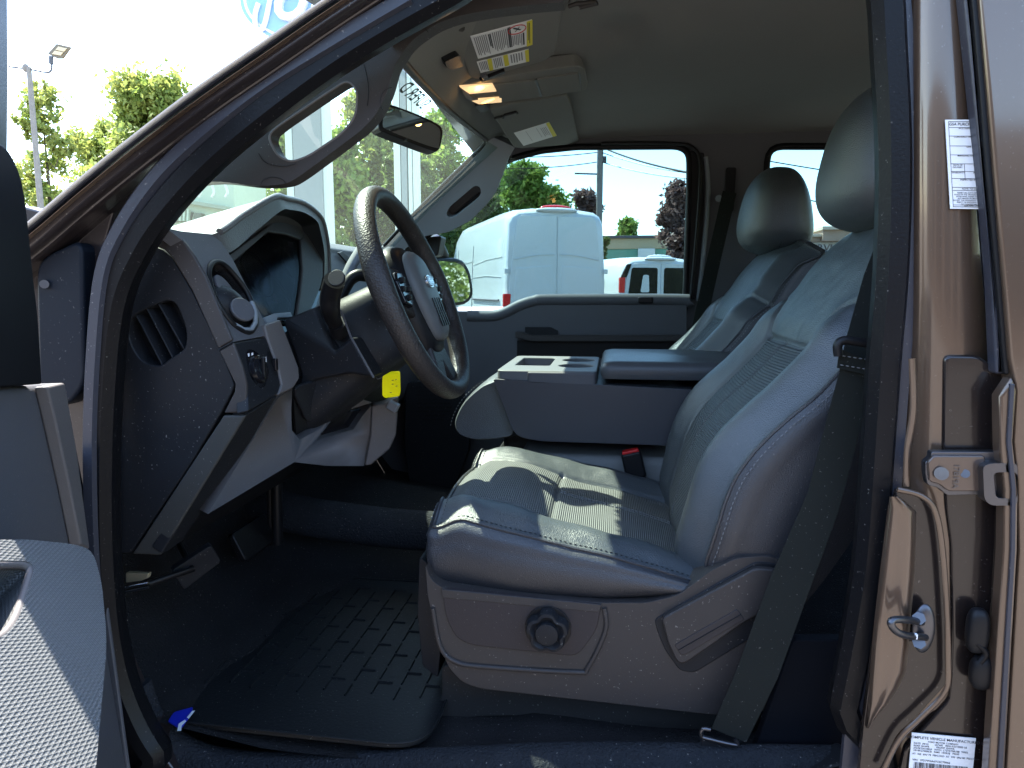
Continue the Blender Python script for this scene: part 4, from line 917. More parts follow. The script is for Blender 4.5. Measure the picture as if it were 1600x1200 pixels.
# transmission hump edge and far carpet with its light painted in as a paler tone
sweep('carpet_ridge', spl([V((-.95, 1.62, .92)), V((-.80, 1.60, .86)), V((-.62, 1.60, .835)), V((-.45, 1.60, .825)), V((-.25, 1.62, .82))], 5), circ(.05, 14, .035), LITCARPET, T)
tube('cowl_brace', [P(432, 735, 1.45), P(434, 850, 1.45)], .012, PLBLACK, T)
tube('cowl_brace', [P(421, 740, 1.46), P(424, 850, 1.46)], .008, PLBLACK, T)
pdl = empty('pedals', (-.8, 1.3, .8), T)
plate('parking_brake_pedal', rnd([P(x, y, Y) for x, y, Y in [(268, 892, 1.10), (330, 852, 1.14), (346, 878, 1.16), (288, 922, 1.12)]], .006), .015, PLDARK, pdl, bevel=.004)
plate('brake_pedal', rnd([V((-.74, 1.32, .84)), V((-.74, 1.46, .84)), V((-.77, 1.46, .90)), V((-.77, 1.32, .90))], .01), .015, RUBBER, pdl, bevel=.004)
plate('pedal_bracket', PL([(196, 895), (232, 896), (230, 904), (220, 908), (196, 911)], 1.06), .01, BEIGESTEEL, pdl, bevel=.002)
for dy in (0, 7): tube('pedal_rod', PL([(196, 918 + dy), (232, 911 + dy)], 1.05), .0022, CHROME if dy == 0 else STEEL, pdl)
tube('pedal_arm', [P(232, 912, 1.06), P(300, 890, 1.12), P(270, 830, 1.2)], .006, PLBLACK, pdl)
for p_ in ((196, 970), (197, 979)): ellipsoid('release_tab', P(*p_, 1.03), V((.004, 0, .001)), V((0, .002, 0)), V((0, 0, .003)), WHITEPLASTIC, pdl, nu=12, nv=8)
plate('wire_tag', [P(x, y, 1.16) for x, y in [(286, 824), (298, 819), (300, 826), (289, 831)]], .002, PAPER, T, bevel=0)
sweep('loose_wire', spl([P(x, y, 1.17) for x, y in [(270, 836), (286, 828), (300, 822), (312, 814), (322, 798), (330, 790)]], 4), circ(.0035, 8), PLDARK, T)

# floor mat with raised ribs: lies loose on the floor
mm_ = empty('floor_mat', (-.45, 1.25, FZ), label='black ribbed rubber floor mat lying in the footwell', cat='floor mat')
mz = FZ + .012
def MP(px, py): return PZ(px, py, mz)
base = [V((-.80, .975, mz)), V((-.30, .965, mz)), V((-.265, 1.0, mz)), V((-.265, 1.50, mz)), V((-.34, 1.56, mz)), V((-.80, 1.56, mz))]
plate('mat_sheet', rnd(base, .04), .008, MAT, mm_, bevel=.003, ext=V((0, 0, -.008)))
edge = rnd([p + V((0, 0, .001)) for p in base], .04)
sweep('mat_lip', edge, circ(.002, 8), MAT, mm_, closed=True)
rb_ = []; fb_ = []
def ribbox(x0, x1, y0, y1, h=.0035):
    o = len(rb_)
    for z in (mz, mz + h):
        e = .0 if z == mz else .001
        rb_.extend([V((x0 + e, y0 + e, z)), V((x1 - e, y0 + e, z)), V((x1 - e, y1 - e, z)), V((x0 + e, y1 - e, z))])
    fb_.extend([(o + 4, o + 5, o + 6, o + 7)] + [(o + i, o + (i + 1) % 4, o + 4 + (i + 1) % 4, o + 4 + i) for i in range(4)])
for i in range(10):
    for j in range(9):
        x = -.70 + i * .043; y = 1.08 + j * .047 + (i % 2) * .012
        ribbox(x, x + .0035, y, y + .036)
        if (i + j) % 2: ribbox(x, x + .028, y + .036, y + .0395)
mk('mat_ribs', rb_, fb_, MAT, mm_, smooth=False, kind='stuff')
q = [PZ(x, y, mz + .012) for x, y in [(262, 1126), (272, 1112), (302, 1104), (297, 1118), (282, 1138)]]
plate('mat_badge', rnd(q, .004), .003, BLUE, mm_, bevel=.001, label='blue and white badge at the corner of the mat')
quads('badge_print', [[PZ(x, y, mz + .0135) for x, y in l] for l in ([(277, 1142), (279, 1131), (289, 1124), (291, 1127), (284, 1134), (283, 1142)], [(292, 1121), (300, 1111), (305, 1110), (295, 1123)])], PAPER, mm_)
# ---- seats
def sstep(a, b, x): t = np.clip((x - a) / (b - a), 0, 1); return t * t * (3 - 2 * t)
def segdist(X, Y, poly):
    d = np.full(X.shape, 9.)
    for (x0, y0), (x1, y1) in zip(poly, poly[1:]):
        dx, dy = x1 - x0, y1 - y0; t = np.clip(((X - x0) * dx + (Y - y0) * dy) / (dx * dx + dy * dy + 1e-12), 0, 1)
        d = np.minimum(d, np.hypot(X - x0 - t * dx, Y - y0 - t * dy))
    return d
def inpoly(X, Y, poly):
    r = np.zeros(X.shape, bool); n = len(poly)
    for i in range(n):
        x0, y0 = poly[i]; x1, y1 = poly[(i + 1) % n]
        c = ((y0 > Y) != (y1 > Y)) & (X < (x1 - x0) * (Y - y0) / (y1 - y0 + 1e-12) + x0); r ^= c
    return r
def cushion(name, O, ex, ey, ez, zf, hx, hy, seams, insert, parent, nx=150, ny=130, kx=.3, ky=.3, mats=(LEATHER, RIBBED), skirt=None, groove=.006, **k):
    a = np.linspace(-1, 1, nx); b = np.linspace(-1, 1, ny); A, B = np.meshgrid(a, b, indexing='ij')
    A = np.sin(A * np.pi / 2) * .35 + A * .65; B = np.sin(B * np.pi / 2) * .35 + B * .65
    X, Y = shape(A, B, hx, hy, kx, ky)
    Z = zf(A, B, X, Y)
    Z = Z + np.array([[.0016 * mnoise.noise((x_ * 14 + O[0] * 9, y_ * 20, 1.3)) + .0007 * mnoise.noise((x_ * 45, y_ * 50, 4.1)) for x_, y_ in zip(r1, r2)] for r1, r2 in zip(X, Y)])
    for s in seams: d = segdist(X, Y, s); Z = Z - groove * np.exp(-(d / .0045) ** 2)
    co = np.array(O)[None, None] + X[..., None] * np.array(ex) + Y[..., None] * np.array(ey) + Z[..., None] * np.array(ez)
    verts = co.reshape(-1, 3); ii, jj = np.meshgrid(np.arange(nx - 1), np.arange(ny - 1), indexing='ij'); i0 = (ii * ny + jj).ravel()
    faces = np.stack([i0, i0 + 1, i0 + ny + 1, i0 + ny], 1)
    Xc = (X[:-1, :-1] + X[1:, 1:]) / 2; Yc = (Y[:-1, :-1] + Y[1:, 1:]) / 2
    mids = inpoly(Xc, Yc, insert).astype(int).ravel() if insert else np.zeros(len(i0), int)
    me = bpy.data.meshes.new(name); me.from_pydata(verts.tolist(), [], faces.tolist())
    for m in mats: me.materials.append(m)
    me.polygons.foreach_set('material_index', mids.tolist()); me.shade_smooth()
    o = bpy.data.objects.new(name, me); col.objects.link(o); setp(o, parent); tag(o, **k)
    loop = [(i, 0) for i in range(nx)] + [(nx - 1, j) for j in range(1, ny)] + [(i, ny - 1) for i in range(nx - 2, -1, -1)] + [(0, j) for j in range(ny - 2, 0, -1)]
    L = [V(co[i, j]) for i, j in loop]
    ctr = V(np.array(O)); N_ = V(ez)
    outv = []
    for i in range(len(L)):
        t = (L[(i + 2) % len(L)] - L[i - 2]); t -= N_ * t.dot(N_); n_ = t.normalized().cross(N_); 
        if n_.dot(L[i] - ctr) < 0: n_ = -n_
        outv.append(n_)
    return o, L, outv, co
def shape(A, B, hx, hy, kx, ky):
    X = A * np.sqrt(1 - kx * B * B / 2) * (hx(B) if callable(hx) else hx); Y = B * np.sqrt(1 - ky * A * A / 2) * (hy(A) if callable(hy) else hy); return X, Y
def skirtmesh(name, L, outv, bottom, bulge, mat, parent, n=12, **k):
    rings = [[] for _ in range(n + 1)]
    for p, o in zip(L, outv):
        q = bottom(p, o)
        for i in range(n + 1):
            t = i / n; rings[i].append(p.lerp(q, t) + o * (bulge * math.sin(math.pi * min(1, t * 1.0)) ** .8 + .006 * math.exp(-((t - .12) / .08) ** 2)))
    return loft(name, rings, mat, parent, caps=False, sharp=80, **k)
def build_seat():
    st = empty('front_seat', (0, 1.33, .8), T, label='near front seat in dark grey leather with ribbed centre')
    # cushion
    th = rad(11); ex = V((math.cos(th), 0, -math.sin(th))); ez = V((math.sin(th), 0, math.cos(th))); O = V((-.045, 1.325, .994))
    def zf(A, B, X, Y):
        z = .030 * sstep(.50, .80, np.abs(B)) - .018 * sstep(.80, 1., np.abs(B)) ** 1.5 - .010 * (1 - np.abs(B)) * 0
        z = z + .018 * np.exp(-((A + .55) / .3) ** 2) * (1 - sstep(.45, .9, np.abs(B))) - .022 * sstep(-.84, -1.0, A) ** 1.3 * (1 - sstep(.5, .9, np.abs(B)) * .8)
        z = z - .022 * sstep(-.78, -1, A) * sstep(.62, 1, np.abs(B)) - .012 * sstep(.2, 1, A)
        z = z + .0015 * np.sin(X * 60 + Y * 25) * np.exp(-((np.abs(B) - .8) / .15) ** 2)
        return z + .007 * np.cos(Y * 14)
    W2 = .262
    seams = [[(-.24, -.140), (.19, -.155), (.232, -.10), (.235, .10), (.19, .155), (-.24, .140)], [(-.055, -.15), (-.055, .148)], [(-.055, .0), (.235, .0)]]
    ins = [(-.26, -.138), (.19, -.155), (.232, -.10), (.235, .10), (.19, .155), (-.26, .138)]
    hyf = lambda A: W2 * (1 - .05 * sstep(-.3, -1, A))
    cu, L, ov, co = cushion('seat_cushion', O, ex, YV, ez, zf, .245, hyf, seams, ins, st, kx=.15, ky=.10, groove=.0065)
    def bot(p, o): q = p + o * .004; return V((q.x - o.x * .01, q.y, .925 + .02 * max(0, (p.x) / .2)))
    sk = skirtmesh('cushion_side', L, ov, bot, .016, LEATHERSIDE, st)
    sweep('piping', [p + o * .001 + V((0, 0, .001)) for p, o in zip(L, ov)][::3], circ(.0028, 6), LEATHERSIDE, st, closed=True)
    dashes('stitching', [p + o * .0095 + V((0, 0, -.009)) for p, o in zip(L, ov)][::2], .0011, .0048, .0034, STITCHL, st, kind='stuff')
    dashes('stitching', [p - o * .010 + V((0, 0, .0035)) for p, o in zip(L, ov)][::2], .0010, .0045, .0036, STITCH, st, kind='stuff')
    def onC(x, y, dz=.0006):  # point on cushion top from local x,y
        A = x / .245; B = y / W2; z = float(zf(np.array(A), np.array(B), np.array(x), np.array(y))); return O + ex * x + YV * y + ez * (z + dz)
    for s in ([(-.05, .006), (.23, .006)], [(-.05, -.006), (.23, -.006)]):
        dashes('seam_stitching', [onC(s[0][0] + (s[1][0] - s[0][0]) * i / 20, s[0][1]) for i in range(21)], .0009, .004, .003, STITCHL, st, kind='stuff')
    # backrest
    ph = rad(29); bx = V((math.sin(ph), 0, math.cos(ph))); bz = V((-math.cos(ph), 0, math.sin(ph))); BO = V((.281, 1.325, 1.238))
    HL = .363
    def hyb(A): return .268 * (1 - .17 * sstep(.25, 1.0, A)) * (1 - .06 * sstep(-.6, -1, A))
    def zb_(A, B, X, Y):
        bol = sstep(.48, .80, np.abs(B)) * (1 - sstep(.25, .55, A)) 
        z = .026 * bol - .045 * sstep(.78, 1., np.abs(B)) ** 1.6 - .03 * sstep(.80, 1, A) ** 1.4
        z = z + .052 * np.exp(-((A + .38) / .42) ** 2) - .02 * sstep(-.8, -1, A)
        z = z + .009 * sstep(.18, .34, A) * (1 - sstep(.5, .8, np.abs(B)) * .5) - .02 * sstep(.6, 1, A)
        return z + .004 * np.cos(Y * 14)
    top = [(.075, -.145), (.085, -.08), (.075, 0), (.085, .08), (.075, .145)]
    sb = [[(-.30, -.125), (-.15, -.132), (.075, -.150), (.15, -.180), (.165, -.215), (.16, -.26)], [(-.30, .125), (-.15, .132), (.075, .150), (.15, .180), (.165, .215), (.16, .26)], [(.075, -.150), (.07, 0), (.075, .150)], [(-.30, 0), (.07, 0)]]
    insb = [(-.31, -.125), (-.15, -.132), (.075, -.150), (.07, 0), (.075, .150), (-.15, .132), (-.31, .125)]
    bk, L, ov, co = cushion('backrest', BO, bx, YV, bz, zb_, HL, hyb, sb, insb, st, kx=.22, ky=.1, mats=(LEATHER, RIBBEDB), groove=.007)
    def botb(p, o): 
        s = (p - BO).dot(bx); d = .165 - .045 * sstep(0, .34, s) ; base = BO + bx * s * .985 + YV * (p.y - BO.y) * .97 - bz * float(d); return base
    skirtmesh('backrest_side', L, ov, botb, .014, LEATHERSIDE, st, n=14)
    bl = [botb(p, None) for p in L]
    mk('backrest_rear', bl, [tuple(range(len(bl)))], LEATHERSIDE, st, smooth=False)
    sweep('piping', [p + o * .001 for p, o in zip(L, ov)][::3], circ(.0028, 6), LEATHERSIDE, st, closed=True)
    dashes('stitching', [p + o * .010 - bz * .009 for p, o in zip(L, ov)][::2], .0011, .0048, .0034, STITCHL, st, kind='stuff')
    dashes('stitching', [p - o * .009 + bz * .003 for p, o in zip(L, ov)][::2], .0010, .0045, .0036, STITCH, st, kind='stuff')
    # headrest
    hc = V((.455, 1.325, 1.618)); hx_ = V((math.sin(rad(6)), 0, math.cos(rad(6)))); hz = V((-math.cos(rad(6)), 0, math.sin(rad(6))))
    def hm(x, y, z): # x front, y width, z up
        return (x * (1 - .12 * z) if x > 0 else x * (1.0 - .38 * z), y * (1 - .10 * z), z)
    ellipsoid('headrest', hc, hz * .092, YV * .140, hx_ * .122, LEATHER, st, e=.74, nu=48, nv=32, mod=hm)
    prev = []
    for i in range(-10, 11):
        z = i / 10 * .88; y = -.94 * (1 - .10 * z) * (1 - abs(z) ** 3.5) ** .3
        for_ = hc + YV * (.135 * y) + hx_ * (.118 * z) - hz * .002; prev.append(for_ - YV * .003)
    dashes('stitching', [p - hz * .003 for p in prev], .0012, .005, .0035, STITCH, st, kind='stuff')
    dashes('stitching', [p + hz * .024 + YV * .003 for p in prev], .0012, .005, .0035, STITCH, st, kind='stuff')
    for y in (-.06, .06): tube('headrest_post', [hc + YV * y - hx_ * .10, hc + YV * y - hx_ * .19 - hz * .0], .007, CHROME, st)
    # base trim: shield, knob, lever
    YB = 1.045
    sh = [(664, 880), (672, 905), (692, 920), (940, 942), (1010, 942), (1060, 930), (1110, 892), (1150, 872), (1200, 868), (1235, 880), (1240, 1000), (1222, 1060), (1200, 1110), (1165, 1118), (1105, 1116), (750, 1076), (722, 1066), (700, 1042), (680, 985), (668, 930)]
    shield = plate('side_shield', rnd(PL(sh, YB), .012), .05, PLBROWN, st, bevel=.010)
    rec = rnd(PL([(690, 920), (940, 944), (932, 985), (905, 1022), (890, 1025), (735, 1008), (712, 996), (697, 965)], YB - .003), .012)
    plate('shield_panel', rec, .01, pm('panel_brown', (.026, .021, .022), .55, bump=('n', 800, .5, .0006), dust=.3), st, bevel=.0015)
    plate('shield_lip', rnd(PL([(690, 921), (940, 945), (936, 957), (691, 934)], YB - .004), .002), .01, PLBROWN, st, bevel=.001)
    gv = spl(PL([(676, 950), (688, 1010), (712, 1034), (760, 1042), (900, 1050), (918, 1044), (946, 986), (944, 950)], YB - .001), 5)
    sweep('shield_crease', gv, circ(.004, 8), PLBROWN, st)
    KC = P(856, 982, YB - .006)
    ko = []
    for i in range(60):
        a = 2 * math.pi * i / 60; r = .0335 - .006 * (0.5 + .5 * math.cos(5 * a + math.pi * 1)) ** 2.2
        ko.append((r * math.cos(a + math.pi / 2), r * math.sin(a + math.pi / 2)))
    plate('knob_ring', ellipse(KC, V((.036, 0, 0)), V((0, 0, .036)), 40), .004, PLBLACK, st, bevel=.001)
    rings = [[KC + V((x * s, -h, z * s)) for x, z in ko] for h, s in ((0, 1.02), (.012, 1.0), (.018, .94), (.019, .80), (.014, .62), (.013, .58))] + [[KC + V((x * 0 + .018 * s * math.cos(2 * math.pi * i / 60 + math.pi / 2), -h, .018 * s * math.sin(2 * math.pi * i / 60 + math.pi / 2))) for i, (x, z) in enumerate(ko)] for h, s in ((.013, 1.), (.022, .94), (.023, .7))]
    loft('recline_knob', rings, PLDARK, st, sharp=50)
    lr = rnd(PL([(1022, 968), (1180, 878), (1212, 880), (1240, 900), (1220, 960), (1170, 1000), (1085, 1052), (1062, 1048), (1040, 1018), (1028, 990)], YB - .002), .008)
    plate('lever_recess', lr, .006, PLDARK, st, bevel=.002)
    lv = rnd(PL([(1034, 966), (1180, 888), (1212, 890), (1228, 905), (1200, 952), (1160, 975), (1070, 1038), (1058, 1036), (1044, 1005)], YB - .012), .008)
    plate('recline_lever', lv, .02, PLBROWN, st, bevel=.007)
    gr = rnd(PL([(1054, 1008), (1152, 952), (1163, 968), (1070, 1024), (1062, 1022)], YB - .0135), .003)
    plate('lever_grip', gr, .006, pm('grip_brown', (.03, .025, .025), .6), st, bevel=.0012)
    sweep('grip_line', PL([(1060, 1016), (1158, 960)], YB - .014), circ(.0008, 5), PLBLACK, st)
    # riser
    plate('seat_riser', rnd(PL([(690, 1040), (1190, 1060), (1190, 1200), (1110, 1175), (1000, 1150), (985, 1138), (830, 1118), (740, 1120), (660, 1150), (655, 1140), (690, 1090)], 1.09), .01), .4, pm('riser_dark', (.02, .019, .018), .6, bump=('n', 300, .4, .001), dust=.3), st, bevel=.006)
    box('seat_frame', (-.05, 1.33, .86), (.40, .46, .12), PLBLACK, st)
    plate('seat_corner', rnd(PL([(655, 870), (668, 880), (690, 1000), (684, 1060), (660, 1040), (652, 960)], 1.10), .006), .3, PLDARK, st, bevel=.006)
    return st
def dup(root, off):
    r = root.copy(); col.objects.link(r); r.location = root.location + off
    for ch in list(root.children):
        c = ch.copy(); col.objects.link(c); c.parent = r; c.matrix_parent_inverse = ch.matrix_parent_inverse.copy()
    return r
seat = build_seat()
seat2 = dup(seat, V((0, .84, 0))); seat2['label'] = 'far front seat in dark grey leather, lit by the sun'

# ---- centre console / folded middle seat
cs = empty('center_console', (-.1, 1.8, .8), T, label='folding centre console with cup holders and padded lid')
Yc, Yf = 1.60, 1.98
fr_ = [(770, 592), (1120, 611), (1120, 702), (1025, 696), (845, 690), (812, 684), (800, 672)]
plate('console_box', rnd(PL(fr_, Yc), [.006, 0, 0, 0, .02, .02, .02]), Yf - Yc, CONVINYL, cs, bevel=.010, ext=V((0, Yf - Yc, 0)))
zt = P(800, 590, Yc).z
def CT(px, py, z=None): return PZ(px, py, zt if z is None else z)
ztop = zt + .016
c1 = rnd([V((x, y, ztop)) for x, y in [(-.262, Yc + .005), (-.032, Yc + .005), (-.032, Yf - .01), (-.262, Yf - .01)]], .02)
cup = ellipse(V((-.085, 1.73, ztop)), V((.042, 0, 0)), V((0, .045, 0)), 24)
cup2 = ellipse(V((-.085, 1.87, ztop)), V((.042, 0, 0)), V((0, .045, 0)), 24)
tray = rnd([V((x, y, ztop)) for x, y in [(-.235, 1.72), (-.15, 1.72), (-.15, 1.92), (-.235, 1.92)]], .012)
plate('console_tray', c1, .04, TRAYM, cs, holes=[cup, cup2, tray], bevel=.008, ext=V((0, 0, -.04)))
for h in (cup, cup2, tray): plate('holder_floor', [p - ZV * .035 for p in h], .002, PLBLACK, cs, bevel=0, ext=V((0, 0, -.002)))
plate('tray_step', rnd([V((x, y, ztop - .002)) for x, y in [(-.19, Yc + .0), (-.035, Yc + .0), (-.035, Yc + .03), (-.19, Yc + .03)]], .006), .04, PLGREY, cs, bevel=.006, ext=V((0, 0, -.03)))
lid = []
for zz, ins_ in ((.0, .004), (.010, 0), (.026, .0), (.036, .006), (.040, .02)):
    lid.append([V((p.x, p.y, zt + zz)) for p in rnd([V((x, y, 0)) for x, y in [(-.024 + ins_, Yc + .002 + ins_), (.30, Yc + .002 + ins_), (.30, Yf - .01 - ins_), (-.024 + ins_, Yf - .01 - ins_)]], [.02, .01, .01, .02])])
LIDM = pm('lid_vinyl', (.065, .068, .074), .32, bump=('v', 500, .35, .0008))
loft('console_lid', lid, LIDM, cs, sharp=60)
# rounded front cushion of the middle seat
cr = []
for t in range(15):
    y = 1.635 + .33 * t / 14; e = min(1, .86 + .14 * math.sin(math.pi * t / 14) ** .4)
    c = P(764, 640, 1.635); c.y = y
    pts = [P(x, yy, 1.635) for x, yy in [(704, 668), (708, 650), (722, 626), (748, 602), (768, 592), (790, 590), (800, 640), (808, 680), (790, 690), (740, 693), (712, 684)]]
    ring = []
    for p in spl(pts, 3, True): ring.append(V((c.x + (p.x - c.x) * e, y, c.z + (p.z - c.z) * e)))
    cr.append(ring)
loft('middle_cushion', cr, LEATHER, cs, sharp=60)
dashes('stitching', spl([P(x, y, 1.66) - V((0, .0, -.0015)) for x, y in [(704, 666), (709, 648), (723, 624), (748, 601), (764, 594)]], 5), .0013, .005, .0035, STITCHL, cs, kind='stuff')
# seat base of the middle seat, glimpsed underneath
box('middle_seat_base', (.03, 1.80, .95), (.5, .3, .12), pm('lit_base_grey', (.22, .22, .21), .8), cs, bevel=.02)  # pale grey paints in the lit carpet seen at the seat base
# buckle
bk = empty('belt_buckle', tuple(P(990, 725, 1.60)), T, label='black belt buckle with red button')
bm_ = Matrix.Rotation(rad(14), 3, 'Y')
BC = P(990, 726, 1.60)
box('buckle_body', BC, (.046, .03, .062), PLBLACK, bk, M=Matrix.Rotation(rad(-14), 3, 'Y'), bevel=.006)
box('buckle_button', BC + V((-.008, 0, .031)), (.038, .024, .008), REDLENS, bk, M=Matrix.Rotation(rad(-14), 3, 'Y'), bevel=.003)
sweep('buckle_stalk', [BC + V((.008, 0, -.025)), BC + V((.04, 0, -.08)), BC + V((.08, .01, -.15))], [(-.016, -.005), (.016, -.005), (.016, .005), (-.016, .005)], PLBLACK, bk, up=(0, 1, 0))

# ---- near seat belt
sb_ = empty('seat_belt', tuple(P(1335, 545, 1.0)), T, label='black shoulder belt hanging beside the near seat')
def ribbon(name, rows_, mat, t=.0014, **k):
    rings = []
    for (x0, x1, y0, y1, Y0, Y1) in rows_:
        a, b = P(x0, y0, Y0), P(x1, y1, Y1); rings.append([a, b, b + V((0, t, 0)), a + V((0, t, 0))])
    rr = []
    for i in range(len(rings) - 1):
        for k_ in range(6):
            rr.append([rings[i][j].lerp(rings[i + 1][j], k_ / 6) for j in range(4)])
    rr.append(rings[-1]); return loft(name, rr, mat, sb_, sharp=30, **k)
ribbon('lap_strap', [(1317, 1366, 560, 588, .985, .985), (1296, 1342, 640, 680, .985, .985), (1262, 1310, 770, 800, .99, .985), (1205, 1262, 900, 930, .995, .985), (1150, 1215, 1050, 1060, 1.0, .985), (1112, 1166, 1138, 1160, 1.0, .99)], BELT)
ribbon('shoulder_strap', [(1400, 1420, 300, 320, 1.02, 1.02), (1350, 1395, 430, 440, 1.02, 1.02), (1322, 1385, 530, 552, 1.01, 1.01), (1316, 1375, 556, 580, 1.0, 1.0)], BELT)
ribbon('folded_strap', [(1312, 1385, 545, 575, .98, .98), (1308, 1380, 575, 592, .98, .98)], BELT)
sweep('belt_loop', spl(PL([(1310, 556), (1309, 540), (1318, 532), (1340, 534), (1400, 546)], .972), 5), circ(.006, 10), PLBLACK, sb_)
dashes('loop_stitching', PL([(1316, 556), (1385, 566)], .9785), .0012, .004, .003, STITCHL, sb_, kind='stuff')
dashes('loop_stitching', PL([(1313, 570), (1385, 582)], .9785), .0012, .004, .003, STITCHL, sb_, kind='stuff')
sweep('anchor_ring', spl(PL([(1110, 1140), (1098, 1139), (1096, 1150), (1106, 1154), (1150, 1164), (1149, 1156)], .985), 4), circ(.003, 8), STEEL, sb_)
plate('anchor_plate', rnd(PL([(1096, 1152), (1144, 1164), (1128, 1260), (1080, 1260)], .99), .006), .01, PLDARK, sb_, bevel=.003)
# trims behind the belt (lower B pillar, seat back corner)
plate('inner_sill', rnd(PL([(1205, 1100), (1240, 1000), (1330, 1000), (1330, 1250), (1150, 1250)], 1.02), .01), .02, pm('deep_blue_carpet', (.006, .007, .010), .9, spec=.1), T, bevel=.004)

# ================================================================== LOOSE THINGS
tg = empty('yellow_tag', tuple(P(611, 600, 1.22)), label='bright yellow tag hanging under the steering column', cat='tag')
tp = rnd([P(598, 588, 1.22), P(612, 580, 1.24), P(625, 580, 1.25), P(626, 612, 1.25), P(624, 619, 1.25), P(602, 622, 1.22), P(598, 618, 1.22)], .003)
plate('tag_card', tp, .0015, YELLOWTAG, tg, bevel=0)
tube('tag_string', spl([P(600, 588, 1.225), P(590, 592, 1.23), P(586, 586, 1.25)], 4), .001, STITCHL, tg)
quads('tag_print', [[P(x, y, 1.216) for x, y in ((x0, y0), (x0 + 3, y0 - .6), (x0 + 3, y0 + .6), (x0, y0 + 1))] for x0, y0 in ((612, 594), (617, 593), (612, 600), (618, 603), (609, 613))], INK, tg)
